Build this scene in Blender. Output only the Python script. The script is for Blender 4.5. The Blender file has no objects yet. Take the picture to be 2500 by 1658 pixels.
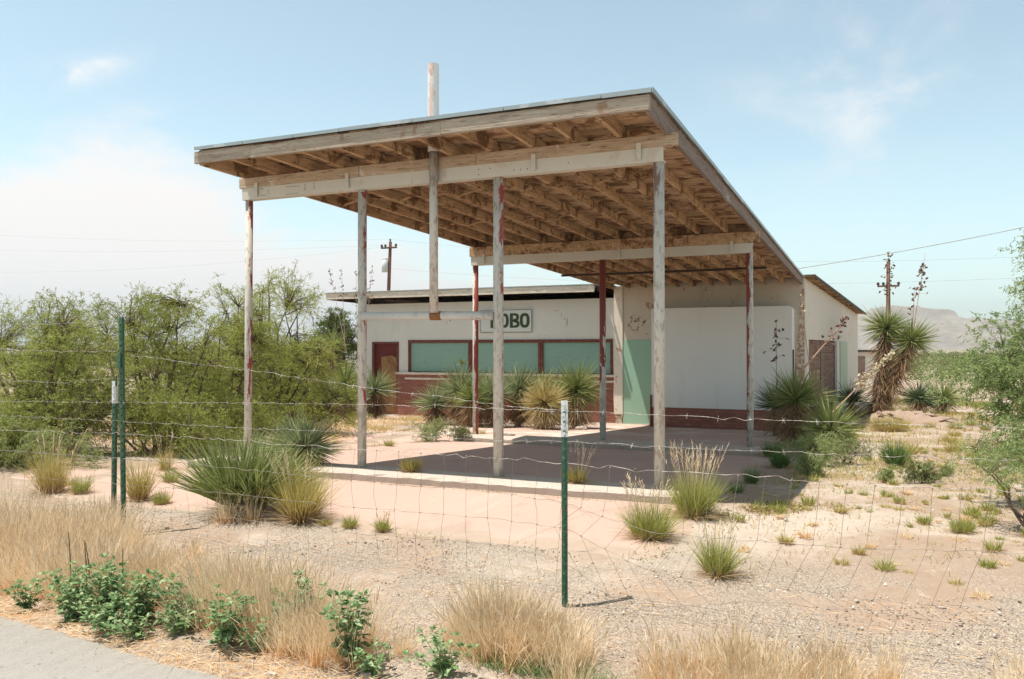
import bpy, math, random
import numpy as np
from mathutils import Vector, Matrix
R=math.radians
scene=bpy.context.scene
COL=scene.collection
# ------------------------------------------------------------------ camera
cam=bpy.data.cameras.new('camera'); camo=bpy.data.objects.new('camera',cam); COL.objects.link(camo)
cam.sensor_width=36; cam.lens=2017.9*36/2500; cam.clip_start=.05; cam.clip_end=20000
YAW,PITCH,ROLL=-.4174,.01114,-.0005
f_=Vector((math.sin(YAW)*math.cos(PITCH),math.cos(YAW)*math.cos(PITCH),math.sin(PITCH)))
r_=Vector((math.cos(YAW),-math.sin(YAW),0)); u_=r_.cross(f_)
r2=r_*math.cos(ROLL)+u_*math.sin(ROLL); u2=-r_*math.sin(ROLL)+u_*math.cos(ROLL)
M=Matrix((r2,u2,-f_)).transposed().to_4x4(); M.translation=Vector((6.458,-7.185,1.305))
camo.matrix_world=M; scene.camera=camo
# ------------------------------------------------------------------ sun, sky, exposure
SUNDIR=Vector((-.262,-.2,.944)).normalized()      # towards the sun
EL=math.asin(SUNDIR.z); ROT=math.atan2(SUNDIR.x,SUNDIR.y)
sun=bpy.data.lights.new('sun','SUN'); sun.energy=5.0; sun.angle=R(.53); sun.color=(1,.955,.87)
suno=bpy.data.objects.new('sun',sun); COL.objects.link(suno)
suno.rotation_euler=SUNDIR.to_track_quat('Z','Y').to_euler(); suno.location=(0,0,30)
scene.view_settings.view_transform='Standard'; scene.view_settings.look='None'
scene.view_settings.exposure=0.32; scene.view_settings.gamma=1
scene.cycles.max_bounces=6; scene.cycles.diffuse_bounces=2; scene.cycles.glossy_bounces=2; scene.cycles.transmission_bounces=2
scene.cycles.volume_bounces=0; scene.cycles.transparent_max_bounces=4

class NT:
    """tiny node-graph helper"""
    def __init__(s,nt): s.nt=nt; nt.nodes.clear(); s.pos=None
    def n(s,t,**k):
        x=s.nt.nodes.new(t)
        for a,b in k.items(): setattr(x,a,b)
        return x
    def l(s,a,b): s.nt.links.new(a,b)
    def put(s,sock,v):
        if v is None: return
        if isinstance(v,bpy.types.NodeSocket): s.l(v,sock)
        elif isinstance(v,(tuple,list)) and sock.type=='RGBA' and len(v)==3: sock.default_value=(*v,1)
        else: sock.default_value=v
    def m(s,op,a,b=None,c=None,clamp=False):
        x=s.n('ShaderNodeMath',operation=op,use_clamp=clamp); s.put(x.inputs[0],a); s.put(x.inputs[1],b)
        if c is not None: s.put(x.inputs[2],c)
        return x.outputs[0]
    def world(s): 
        if s.pos is None: s.pos=s.n('ShaderNodeNewGeometry').outputs['Position']
        return s.pos
    def obj(s): return s.n('ShaderNodeTexCoord').outputs['Object']
    def map(s,v,scale=(1,1,1),loc=(0,0,0),rot=(0,0,0)):
        x=s.n('ShaderNodeMapping'); s.l(v,x.inputs[0]); x.inputs['Scale'].default_value=scale; x.inputs['Location'].default_value=loc; x.inputs['Rotation'].default_value=rot
        return x.outputs[0]
    def noise(s,v,scale=5,detail=4,rough=.55,dist=0):
        x=s.n('ShaderNodeTexNoise'); s.l(v,x.inputs['Vector']); x.inputs['Scale'].default_value=scale; x.inputs['Detail'].default_value=detail
        x.inputs['Roughness'].default_value=rough; x.inputs['Distortion'].default_value=dist
        return x.outputs['Fac']
    def vor(s,v,scale=5,out='Distance'):
        x=s.n('ShaderNodeTexVoronoi'); s.l(v,x.inputs['Vector']); x.inputs['Scale'].default_value=scale; return x.outputs[out]
    def ramp(s,fac,stops,interp='LINEAR'):
        x=s.n('ShaderNodeValToRGB'); s.put(x.inputs[0],fac); e=x.color_ramp; e.interpolation=interp
        while len(e.elements)<len(stops): e.elements.new(.5)
        for el,(p,c) in zip(e.elements,stops):
            el.position=p; el.color=(c,c,c,1) if not isinstance(c,(tuple,list)) else (*c,1)
        return x.outputs[0]
    def step(s,fac,a,b): # smooth 0..1 between a and b
        x=s.n('ShaderNodeMapRange',interpolation_type='SMOOTHSTEP'); s.put(x.inputs[0],fac); x.inputs[1].default_value=a; x.inputs[2].default_value=b
        return x.outputs[0]
    def mix(s,fac,a,b):
        x=s.n('ShaderNodeMix',data_type='RGBA'); s.put(x.inputs[0],fac); s.put(x.inputs[6],a); s.put(x.inputs[7],b); return x.outputs[2]
    def attr(s,name): return s.n('ShaderNodeAttribute',attribute_name=name).outputs['Fac']
    def xyz(s,v): x=s.n('ShaderNodeSeparateXYZ'); s.l(v,x.inputs[0]); return x.outputs
    def bump(s,h,dist=.01,strength=1):
        x=s.n('ShaderNodeBump'); s.l(h,x.inputs['Height']); x.inputs['Distance'].default_value=dist; x.inputs['Strength'].default_value=strength; return x.outputs[0]

W=bpy.data.worlds.new('World'); scene.world=W; W.use_nodes=True
w=NT(W.node_tree)
sky=w.n('ShaderNodeTexSky',sky_type='NISHITA',sun_disc=False); sky.sun_elevation=EL; sky.sun_rotation=ROT
sky.altitude=1200; sky.air_density=1.0; sky.dust_density=1.6; sky.ozone_density=1.0
d=w.n('ShaderNodeTexCoord').outputs['Generated']; X,Y,Z=w.xyz(d)
az=w.m('ARCTAN2',X,Y); el=w.m('ARCSINE',Z)
cv=w.n('ShaderNodeCombineXYZ'); w.l(az,cv.inputs[0]); w.l(w.m('MULTIPLY',el,2.2),cv.inputs[1]); cv=cv.outputs[0]
nb=w.noise(cv,5.5,7,.58,.15); nb2=w.noise(w.map(cv,(1,1,1),(3,1,0)),16,5,.6)
def gauss(v,c,s): 
    t=w.m('DIVIDE',w.m('SUBTRACT',v,c),s); return w.m('EXPONENT',w.m('MULTIPLY',w.m('MULTIPLY',t,t),-1))
# cumulus bank low on the left: its top edge height depends on the bearing
edge=w.m('MULTIPLY',gauss(az,-.87,.16),.13)
edge=w.m('ADD',edge,w.m('MULTIPLY',gauss(az,-1.0,.42),.105))
edge=w.m('ADD',edge,w.m('MULTIPLY',gauss(az,-.50,.26),.085))
edge=w.m('ADD',edge,w.m('MULTIPLY',w.m('SUBTRACT',nb,.5),.16))
edge=w.m('ADD',edge,w.m('MULTIPLY',w.m('SUBTRACT',nb2,.5),.04))
bank=w.step(w.m('SUBTRACT',edge,el),-.03,.05)
# thin wisps
wn=w.noise(w.map(cv,(1.5,1.2,1),(0,0,0),(0,0,.9)),4.5,6,.6,.4)
wis=w.m('MULTIPLY',w.step(wn,.42,.75),w.m('ADD',w.m('MULTIPLY',gauss(az,-.02,.12),gauss(el,.28,.09)),w.m('MULTIPLY',w.m('MULTIPLY',gauss(az,-.915,.05),gauss(w.m('SUBTRACT',el,w.m('MULTIPLY',w.m('ADD',az,.915),.35)),.286,.014)),2.2)))
low=w.m('MULTIPLY',w.m('SUBTRACT',1,w.step(el,-.02,.24)),.42)
sc=w.mix(1,sky.outputs[0],(1,1,1)); 
tint=w.n('ShaderNodeMix',data_type='RGBA',blend_type='MULTIPLY'); tint.inputs[0].default_value=1
w.l(sky.outputs[0],tint.inputs[6]); tint.inputs[7].default_value=(1.76,2.05,1.66,1)
hs=w.n('ShaderNodeHueSaturation'); hs.inputs['Saturation'].default_value=.72; w.l(tint.outputs[2],hs.inputs['Color'])
base=w.mix(low,hs.outputs[0],(7.2,7.7,7.7))
c1=w.mix(w.m('MINIMUM',w.m('MULTIPLY',wis,.75),.8),base,(8.4,8.3,8.2))
c2=w.mix(w.m('MULTIPLY',bank,.93),c1,(8.7,8.2,7.9))
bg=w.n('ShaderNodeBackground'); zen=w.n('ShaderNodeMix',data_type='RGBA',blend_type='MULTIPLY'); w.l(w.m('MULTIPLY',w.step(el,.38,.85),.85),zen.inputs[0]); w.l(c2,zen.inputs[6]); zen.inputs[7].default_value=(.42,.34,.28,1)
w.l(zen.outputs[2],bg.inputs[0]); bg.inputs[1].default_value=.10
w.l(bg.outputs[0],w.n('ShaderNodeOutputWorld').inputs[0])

# ------------------------------------------------------------------ materials
MT={}
def mat(name,fn,rough=.9,spec=.2,metal=0,trans=0):
    m=bpy.data.materials.new(name); m.use_nodes=True; g=NT(m.node_tree)
    out=g.n('ShaderNodeOutputMaterial'); b=g.n('ShaderNodeBsdfPrincipled')
    b.inputs['Roughness'].default_value=rough; b.inputs['Specular IOR Level'].default_value=spec; b.inputs['Metallic'].default_value=metal
    r=fn(g); bump=None
    if isinstance(r,tuple) and len(r)==2 and isinstance(r[0],bpy.types.NodeSocket): col,bump=r
    else: col=r
    g.put(b.inputs['Base Color'],col)
    if bump is not None: g.l(bump,b.inputs['Normal'])
    if trans:
        t=g.n('ShaderNodeBsdfTranslucent'); g.put(t.inputs[0],col); mx=g.n('ShaderNodeMixShader'); mx.inputs[0].default_value=trans
        g.l(b.outputs[0],mx.inputs[1]); g.l(t.outputs[0],mx.inputs[2]); g.l(mx.outputs[0],out.inputs[0])
    else: g.l(b.outputs[0],out.inputs[0])
    MT[name]=m; return m
def ground_fn(g):
    p=g.world(); big=g.noise(p,.55,5,.6,.4); med=g.noise(p,3.2,5,.65,.3); fine=g.noise(p,46,4,.75); peb=g.vor(p,115,'Distance'); pc=g.vor(p,115,'Color')
    sand=g.mix(med,(.33,.232,.17),(.44,.335,.255)); cal=(.54,.46,.385)
    _,yy,_=g.xyz(p); mot=g.noise(p,11,6,.78,.4)
    col=g.mix(g.m('MULTIPLY',g.step(big,.47,.62),.85),sand,cal)
    col=g.mix(g.m('MULTIPLY',g.step(mot,.54,.66),.55),col,(.29,.20,.135)); col=g.mix(g.m('MULTIPLY',g.m('SUBTRACT',1,g.step(mot,.34,.44)),.4),col,(.62,.54,.45))
    near=g.m('SUBTRACT',1,g.step(yy,-2.1,-.9)); gm=g.m('MULTIPLY',near,g.step(g.noise(p,1.3,4,.6),.36,.56))
    pv,_,_=g.xyz(pc)
    grav=g.ramp(pv,[(0,(.22,.18,.15)),(.35,(.38,.31,.25)),(.75,(.48,.395,.315)),(1,(.62,.54,.45))])
    col=g.mix(g.m('MULTIPLY',gm,.8),col,grav)
    col=g.mix(g.m('MULTIPLY',g.step(fine,.3,.46),-1) if False else g.m('SUBTRACT',1,g.step(fine,.28,.42)),col,(.30,.22,.16))
    far=g.step(yy,26,90); sc=g.noise(g.map(p,(1,.5,1)),.12,6,.7)
    col=g.mix(g.m('MULTIPLY',far,g.step(sc,.42,.6)),col,(.20,.22,.11))
    h=g.m('ADD',g.m('MULTIPLY',g.m('SUBTRACT',1,peb),g.m('ADD',g.m('MULTIPLY',gm,.6),.12)),g.m('MULTIPLY',fine,.5))
    return col,g.bump(h,.018,.7)
mat('ground_sand',ground_fn,.95,.1)
def pad_fn(g):
    p=g.world(); a=g.noise(p,.9,5,.6,.3); b=g.noise(p,7,5,.7); c=g.noise(p,90,3,.7)
    x,y,z=g.xyz(p)
    col=g.mix(a,(.49,.325,.262),(.565,.395,.325)); col=g.mix(g.m('MULTIPLY',b,.35),col,(.62,.48,.40))
    st=g.noise(g.map(p,(1,.6,1),(4,2,0)),1.7,6,.7,.6); col=g.mix(g.m('MULTIPLY',g.step(st,.56,.68),.35),col,(.30,.22,.18)); st2=g.noise(g.map(p,(3,.35,1)),2.1,5,.65); col=g.mix(g.m('MULTIPLY',g.step(st2,.58,.7),.22),col,(.68,.55,.46))
    back=g.step(y,3.2,7); col=g.mix(g.m('MULTIPLY',back,g.step(g.noise(p,1.1,6,.7),.48,.62)),col,(.64,.56,.48))
    col=g.mix(g.m('SUBTRACT',1,g.step(c,.3,.4)),col,(.4,.27,.21))
    dr=g.m('ADD',g.m('MULTIPLY',g.m('SUBTRACT',-1.62,y),1.6),g.m('MULTIPLY',g.m('SUBTRACT',g.noise(p,2.6,6,.7),.5),2.2)); dx=g.m('ADD',g.m('MULTIPLY',g.m('SUBTRACT',x,4.95),1.5),g.m('MULTIPLY',g.m('SUBTRACT',g.noise(p,3.1,6,.7),.5),2.0))
    col=g.mix(g.m('MULTIPLY',g.step(g.m('MAXIMUM',dr,dx),.0,.35),.9),col,g.mix(b,(.36,.27,.205),(.50,.40,.315)))
    ck=g.n('ShaderNodeTexVoronoi',feature='DISTANCE_TO_EDGE'); ck.inputs['Scale'].default_value=.35
    g.l(g.map(p,(1,1,1),(.3,.2,0)),ck.inputs['Vector']); 
    cr=g.m('SUBTRACT',1,g.step(g.m('ADD',ck.outputs[0],g.m('MULTIPLY',b,.012)),.006,.013)); col=g.mix(g.m('MULTIPLY',cr,.45),col,(.36,.27,.2))
    return col,g.bump(g.m('ADD',b,g.m('MULTIPLY',c,.5)),.004,.6)
mat('pink_concrete',pad_fn,.92,.15)
def conc_fn(g):
    p=g.world(); b=g.noise(p,5,5,.7); c=g.noise(p,60,3,.7); x,y,z=g.xyz(p)
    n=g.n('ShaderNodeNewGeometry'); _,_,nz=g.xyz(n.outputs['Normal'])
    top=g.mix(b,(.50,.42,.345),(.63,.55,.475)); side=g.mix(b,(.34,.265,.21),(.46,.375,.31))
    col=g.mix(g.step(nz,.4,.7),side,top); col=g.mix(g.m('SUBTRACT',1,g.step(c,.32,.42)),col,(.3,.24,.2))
    return col,g.bump(g.m('ADD',b,c),.008,.8)
mat('island_concrete',conc_fn,.9,.15)
def asph_fn(g):
    p=g.world(); a=g.noise(p,1.2,4,.6); b=g.vor(p,160,'Color'); bx,_,_=g.xyz(b); c=g.noise(p,25,4,.7)
    col=g.mix(a,(.34,.315,.285),(.41,.38,.345)); col=g.mix(g.m('MULTIPLY',bx,.35),col,(.55,.51,.47)); col=g.mix(g.m('SUBTRACT',1,g.step(c,.28,.4)),col,(.2,.185,.165))
    return col,g.bump(bx,.003,.7)
mat('asphalt',asph_fn,.9,.2)
def wood_fn(c0,c1,c2,patch=None,pc=None,amt=.5,axis=0,vs=1):
    def fn(g):
        p=g.world(); sc=[9,9,9]; sc[axis]=.7; a=g.noise(g.map(p,tuple(sc)),2.2*vs,6,.7,.6); b=g.noise(p,2.3,5,.65)
        fine=g.noise(g.map(p,tuple(v*5 for v in sc)),1.6,3,.7)
        col=g.ramp(a,[(.25,c0),(.5,c1),(.75,c2)])
        if pc: col=g.mix(g.m('MULTIPLY',g.step(g.noise(p,3.7,6,.7,.5),.62-amt*.3,.70-amt*.3),.85),col,pc)
        col=g.mix(g.m('MULTIPLY',g.m('SUBTRACT',1,g.step(fine,.33,.43)),.75),col,tuple(v*.35 for v in c0))
        return col,g.bump(g.m('ADD',a,fine),.006,.7)
    return fn
mat('rafter_wood',wood_fn((.26,.155,.085),(.52,.35,.21),(.72,.53,.36),True,(.16,.085,.04),.35,1),.9,.1)
mat('plank_wood',wood_fn((.26,.15,.085),(.56,.37,.225),(.78,.58,.41),True,(.17,.09,.045),.45,0),.9,.1)
mat('weathered_board',wood_fn((.22,.165,.125),(.40,.325,.255),(.56,.48,.39),True,(.30,.17,.11),.15,0),.9,.1)
mat('cream_board',wood_fn((.45,.35,.26),(.70,.61,.50),(.80,.73,.63),True,(.33,.22,.15),.12,0),.9,.1)
mat('grey_fascia',wood_fn((.17,.125,.105),(.25,.195,.17),(.34,.28,.245),True,(.42,.38,.35),.05,1),.85,.15)
mat('beam_wood',wood_fn((.33,.22,.14),(.50,.38,.27),(.62,.51,.40),True,(.66,.60,.52),.25,0),.9,.1)
mat('brown_boards',wood_fn((.16,.10,.075),(.27,.18,.14),(.38,.28,.22),True,(.12,.07,.05),.2,1),.9,.1)
mat('plywood',wood_fn((.22,.11,.05),(.34,.18,.08),(.42,.24,.11),True,(.2,.09,.04),.2,2),.8,.15)
def paint_fn(base,spots,amt=.5,scale=12,rust=(.28,.11,.05),rustamt=.4,streak=True,base2=None):
    def fn(g):
        p=g.world(); st=g.map(p,(1,1,.35) if streak else (1,1,1))
        n1=g.noise(st,scale,6,.72,.3); n2=g.noise(p,scale*3.1,5,.7); n3=g.noise(st,scale*.35,5,.65,.4)
        col=g.mix(g.noise(p,3,4,.6),base,base2 or tuple(v*.85 for v in base))
        col=g.mix(g.m('MULTIPLY',g.step(n3,.70-.25*amt,.74-.25*amt),.95),col,spots)
        col=g.mix(g.m('MULTIPLY',g.step(n1,.70-.2*rustamt,.74-.2*rustamt),.85),col,rust)
        col=g.mix(g.m('MULTIPLY',g.m('SUBTRACT',1,g.step(n2,.27,.36)),.7),col,tuple(v*.3 for v in base))
        return col,g.bump(g.m('ADD',n1,n2),.003,.5)
    return fn
def post_fn(side,redx,amount,sw=.17,zs=0):
    # peeling white pipe over a red primer coat; the primer shows mostly on one side (side = +1 / -1 in x) and is patchy
    def fn(g):
        o=g.obj(); x,y,z=g.xyz(o); st=g.map(g.world(),(1,1,.28)); 
        n1=g.noise(st,9,6,.7,.5); n2=g.noise(g.world(),34,5,.72); n3=g.noise(g.map(g.world(),(1,1,.4)),22,5,.7)
        white=g.mix(g.noise(st,5,4,.6),(.50,.455,.39),(.68,.64,.58)); white=g.mix(g.m('MULTIPLY',g.step(n3,.50,.60),.75),white,(.34,.29,.245))
        fx=g.m('MULTIPLY',x,side/.05)
        k=g.m('ADD',g.m('ADD',g.m('MULTIPLY',fx,sw),g.m('MULTIPLY',g.m('SUBTRACT',z,1.5),zs)),g.m('ADD',g.m('MULTIPLY',g.m('SUBTRACT',n1,.5),1.9),amount))
        col=g.mix(g.step(k,.20,.225),white,redx)
        col=g.mix(g.m('MULTIPLY',g.m('SUBTRACT',1,g.step(n2,.29,.36)),.8),col,(.12,.075,.055))
        return col,g.bump(g.m('ADD',n1,n2),.003,.6)
    return fn
RED=(.30,.06,.045)
mat('pipe_a',post_fn(1,RED,.02,.30,.03),.6,.3); mat('pipe_b',post_fn(1,(.36,.085,.075),-.10,.30,.05),.6,.3)
mat('pipe_c',post_fn(1,(.40,.09,.09),-.13,.28,.07),.6,.3); mat('pipe_d',post_fn(-1,(.30,.19,.165),-.06,.20,.16),.6,.3)
mat('pipe_e',post_fn(1,(.27,.06,.045),.12,.45,.06),.6,.3); mat('pipe_f',post_fn(-1,(.22,.055,.045),.30,.08,.28),.6,.3); mat('pipe_g',post_fn(-1,(.28,.065,.055),.10,.40,.12),.6,.3)
mat('chimney_paint',paint_fn((.82,.78,.74),(.68,.50,.45),.52,7,(.40,.12,.08),.5),.6,.3)
mat('bar_paint',paint_fn((.64,.62,.58),(.47,.45,.42),.45,9,(.45,.16,.10),.45,False),.6,.3)
mat('beam_steel',paint_fn((.66,.62,.54),(.56,.50,.41),.4,5,(.36,.17,.08),.12,False),.6,.3)
mat('roof_metal',paint_fn((.36,.40,.40),(.48,.50,.49),.5,6,(.3,.25,.2),.1,False),.45,.5,.4)
mat('dark_steel',lambda g:g.mix(g.noise(g.world(),9,4),(.035,.028,.025),(.08,.055,.04)),.7,.3)
def stucco(base,dirt,hole,amt):
    def fn(g):
        p=g.world(); a=g.noise(p,1.1,5,.6,.3); b=g.noise(g.map(p,(1,1,.35)),2.3,6,.72,.5); c=g.noise(p,70,3,.6); d_=g.noise(p,4.1,6,.75,.8)
        col=g.mix(a,base,tuple(v*.88 for v in base)); col=g.mix(g.m('MULTIPLY',g.step(b,.53,.72),.5),col,dirt)
        col=g.mix(g.m('MULTIPLY',g.step(d_,.74-amt*.2,.77-amt*.2),.9),col,hole)
        return col,g.bump(g.m('ADD',g.m('MULTIPLY',c,.4),d_),.012,.6)
    return fn
mat('stucco_cream',stucco((.74,.705,.64),(.58,.49,.39),(.34,.23,.16),.26),.95,.1)
mat('stucco_worn',stucco((.62,.54,.44),(.46,.34,.24),(.24,.15,.10),.50),.95,.1)
mat('stucco_side',stucco((.74,.69,.61),(.55,.44,.36),(.42,.31,.25),.45),.95,.1)
mat('stucco_pilaster',stucco((.82,.73,.62),(.62,.44,.33),(.50,.30,.20),.75),.95,.1)
def corner_fn(g):
    p=g.world(); b=g.noise(p,9,6,.75,.4); bk=g.noise(g.map(p,(1,1,2)),22,4,.7)
    c=g.mix(g.step(b,.44,.52),(.66,.57,.47),g.ramp(bk,[(.3,(.30,.17,.12)),(.6,(.46,.29,.21))])); return c,g.bump(b,.02,.8)
mat('corner_brick_worn',corner_fn,.95,.1)
def white_fn(g):
    p=g.world(); a=g.noise(p,.8,4,.6); c=g.noise(p,110,2,.5); r_=g.noise(g.map(p,(1,1,.12)),5,5,.65); s_=g.noise(p,9,5,.75)
    col=g.mix(g.m('MULTIPLY',a,.5),(.76,.74,.71),(.68,.65,.60)); col=g.mix(g.m('MULTIPLY',g.step(r_,.52,.75),.22),col,(.45,.38,.31)); col=g.mix(g.m('MULTIPLY',g.step(s_,.70,.76),.6),col,(.36,.28,.22)); return col,g.bump(g.m('ADD',c,a),.005,.4)
mat('white_board',white_fn,.85,.1)
def green_fn(c0,c1,sp):
    def fn(g):
        p=g.world(); a=g.noise(p,1.5,4,.6); b=g.noise(g.map(p,(.5,1,2)),8,6,.75,.4)
        col=g.mix(a,c0,c1); return g.mix(g.m('MULTIPLY',g.step(b,.58,.66),.55),col,sp),g.bump(b,.003,.4)
    return fn
mat('mint_paint',green_fn((.29,.45,.33),(.33,.50,.38),(.38,.53,.42)),.75,.2)
mat('teal_board',green_fn((.21,.35,.285),(.28,.43,.35),(.15,.20,.17)),.75,.2)
mat('pale_green',green_fn((.42,.50,.38),(.50,.57,.45),(.62,.62,.55)),.8,.2)
def brick_fn(g):
    p=g.world(); v=g.n('ShaderNodeCombineXYZ'); x,y,z=g.xyz(p); g.l(g.m('ADD',x,y),v.inputs[0]); g.l(z,v.inputs[1])
    t=g.n('ShaderNodeTexBrick'); g.l(v.outputs[0],t.inputs['Vector']); t.inputs['Scale'].default_value=1; t.inputs['Brick Width'].default_value=.21; t.inputs['Row Height'].default_value=.068
    t.inputs['Mortar Size'].default_value=.007; t.inputs['Color1'].default_value=(.33,.145,.105,1); t.inputs['Color2'].default_value=(.26,.105,.078,1); t.inputs['Mortar'].default_value=(.24,.09,.07,1)
    n=g.noise(p,4,5,.7); c=g.mix(g.m('MULTIPLY',g.step(n,.6,.72),.5),t.outputs['Color'],(.52,.34,.27)); return c,g.bump(t.outputs['Fac'],-.006,.8)
mat('painted_brick',brick_fn,.85,.2)
mat('dark_red_frame',lambda g:g.mix(g.step(g.noise(g.world(),14,5,.7),.5,.62),(.15,.04,.03),(.22,.09,.06)),.7,.25)
mat('red_door_paint',lambda g:g.mix(g.step(g.noise(g.map(g.world(),(1,1,.3)),9,5,.7),.5,.6),(.155,.035,.028),(.085,.03,.024)),.75,.15)
mat('rust',lambda g:g.mix(g.noise(g.world(),40,4),(.20,.085,.04),(.36,.19,.09)),.9,.1)
mat('eave_shade_wood',wood_fn((.03,.02,.014),(.055,.037,.025),(.09,.06,.04),None,None,.5,1),.95,.05)  # near-black wood: the shade under the left eave is put into the colour
mat('void_dark',lambda g:g.mix(.5,(.02,.015,.012),(.03,.02,.015)),1,0)
mat('sign_white',lambda g:g.mix(g.noise(g.world(),3,4),(.68,.67,.62),(.62,.61,.56)),.6,.3)
mat('sign_green',lambda g:g.mix(g.noise(g.world(),12,4),(.03,.055,.02),(.055,.085,.035)),.6,.3)
def tpost_fn(g):
    z=g.xyz(g.obj())[2]; n=g.noise(g.world(),60,5,.7); gr=g.mix(g.step(n,.52,.62),(.03,.10,.055),(.11,.17,.11)); gr=g.mix(g.step(g.noise(g.world(),23,4),.6,.68),gr,(.17,.10,.06)); return gr
mat('green_post',tpost_fn,.5,.4)
mat('silver_paint',lambda g:g.mix(g.step(g.noise(g.world(),50,4,.7),.5,.6),(.68,.69,.68),(.42,.42,.41)),.5,.5)
mat('galvanised_wire',lambda g:g.mix(g.step(g.noise(g.world(),22,3),.45,.6),(.46,.42,.38),(.2,.16,.14)),.6,.3,.2)
mat('mesh_wire',lambda g:g.mix(g.step(g.noise(g.world(),9,3),.45,.6),(.20,.16,.13),(.33,.29,.25)),.6,.4,.2)
mat('pole_wood',lambda g:g.mix(g.noise(g.map(g.world(),(1,1,.1)),9,4),(.10,.045,.03),(.18,.09,.06)),.9,.1)
mat('transformer_grey',lambda g:g.mix(.5,(.5,.53,.54),(.6,.62,.62)),.5,.4)
mat('insulator',lambda g:g.mix(.5,(.04,.025,.03),(.06,.04,.04)),.4,.5)
def pebble_fn(g):
    v=g.attr('v'); return g.ramp(v,[(0,(.25,.21,.18)),(.45,(.45,.38,.32)),(.8,(.66,.57,.49)),(1,(.85,.79,.72))])
mat('pebble',pebble_fn,.9,.15)
def mesa_fn(g):
    p=g.world(); _,_,z=g.xyz(p); a=g.noise(g.map(p,(1,1,6)),.006,6,.7); b=g.noise(g.map(p,(3,3,.4)),.012,6,.75,.4)
    return g.ramp(g.m('ADD',g.m('MULTIPLY',a,.5),g.m('MULTIPLY',b,.5)),[(.35,(.20,.16,.12)),(.5,(.33,.27,.21)),(.65,(.44,.38,.31))])
mat('mesa_rock',mesa_fn,1,0)
def leaf(name,stops,svar=None,tr=.3,rough=.6,spec=.3,vn=.35):
    def fn(g):
        v=g.attr('v'); s=g.attr('s'); n=g.noise(g.world(),2.2,3)
        f=g.m('ADD',g.m('MULTIPLY',v,1-vn),g.m('MULTIPLY',n,vn)); c=g.ramp(f,stops)
        if svar: c=g.mix(g.step(s,svar[1],svar[2]),svar[0],c)
        return c
    mat(name,fn,rough,spec,0,tr)
leaf('yucca_leaf',[(.1,(.12,.155,.04)),(.45,(.25,.29,.085)),(.8,(.40,.43,.18)),(1,(.55,.54,.30))],None,.2,.6,.18)
leaf('yucca_blue',[(.1,(.13,.165,.07)),(.45,(.26,.31,.14)),(.8,(.42,.46,.26)),(1,(.58,.57,.38))],None,.2,.6,.18)
leaf('yucca_yellow',[(.1,(.30,.26,.08)),(.5,(.50,.40,.16)),(.85,(.68,.55,.28)),(1,(.74,.64,.40))],None,.2,.5,.35)
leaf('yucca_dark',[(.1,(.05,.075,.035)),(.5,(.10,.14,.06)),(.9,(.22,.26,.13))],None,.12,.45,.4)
leaf('dead_leaf',[(.1,(.17,.09,.05)),(.5,(.33,.20,.11)),(.9,(.52,.37,.22))],None,.2,.8,.15)
leaf('pale_dead_leaf',[(.1,(.33,.21,.11)),(.5,(.56,.40,.23)),(.9,(.72,.57,.38))],None,.2,.8,.15)
leaf('grass_green',[(.1,(.22,.26,.05)),(.5,(.40,.42,.10)),(.9,(.58,.56,.22))],((.50,.35,.17),.0,.45),.35,.6,.25)
leaf('grass_yellow',[(.1,(.36,.30,.07)),(.5,(.55,.46,.14)),(.9,(.68,.58,.26))],((.50,.30,.14),.0,.5),.35,.6,.25)
leaf('grass_dark_shade',[(.1,(.08,.14,.04)),(.5,(.14,.23,.07)),(.9,(.25,.32,.11))],None,.35,.6,.25)  # darker grass green, shade painted in for the tufts under the canopy
leaf('dry_grass',[(.05,(.88,.56,.31)),(.4,(.96,.72,.45)),(.7,(.98,.83,.60)),(1,(.98,.90,.74))],((.84,.48,.21),.0,.45),.45,.7,.2,.45)
leaf('seed_head',[(.1,(.62,.45,.28)),(.5,(.76,.60,.41)),(.9,(.86,.74,.56))],None,.3,.8,.1)
leaf('mesquite_leaf',[(.1,(.12,.15,.03)),(.4,(.29,.32,.07)),(.75,(.48,.50,.15)),(1,(.66,.65,.30))],None,.4,.6,.25)
leaf('mesquite_leaf_right',[(.1,(.13,.18,.06)),(.4,(.25,.33,.12)),(.75,(.40,.48,.21)),(1,(.56,.62,.34))],None,.35,.55,.3)
leaf('juniper_leaf',[(.1,(.07,.10,.02)),(.5,(.13,.18,.035)),(.9,(.22,.27,.07))],None,.25,.7,.2)
leaf('scrub_leaf',[(.1,(.14,.16,.06)),(.5,(.22,.25,.10)),(.9,(.34,.34,.17))],None,.3,.8,.1)
leaf('broad_leaf',[(.1,(.11,.20,.07)),(.5,(.23,.35,.15)),(.9,(.43,.54,.29))],None,.3,.65,.2,.1)
leaf('bluish_shrub',[(.1,(.20,.25,.09)),(.5,(.33,.38,.15)),(.9,(.50,.53,.25))],None,.35,.7,.2)
leaf('pod',[(.1,(.10,.055,.045)),(.6,(.19,.11,.085)),(1,(.32,.21,.16))],None,0,.8,.2)
leaf('cream_flower',[(.1,(.62,.54,.33)),(.6,(.78,.71,.50)),(1,(.85,.80,.64))],None,.3,.7,.2)
mat('bark',lambda g:g.mix(g.noise(g.map(g.world(),(1,1,.3)),30,4),(.09,.06,.045),(.19,.14,.11)),.95,.1)
mat('stalk_pink',lambda g:g.mix(g.noise(g.world(),20,3),(.46,.28,.20),(.62,.44,.33)),.8,.2)
mat('stalk_green',lambda g:g.mix(g.noise(g.world(),20,3),(.22,.25,.10),(.38,.38,.19)),.8,.2)
mat('debris_wood',lambda g:g.mix(g.noise(g.world(),7,4),(.30,.205,.155),(.46,.345,.27)),.9,.1)

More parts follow.
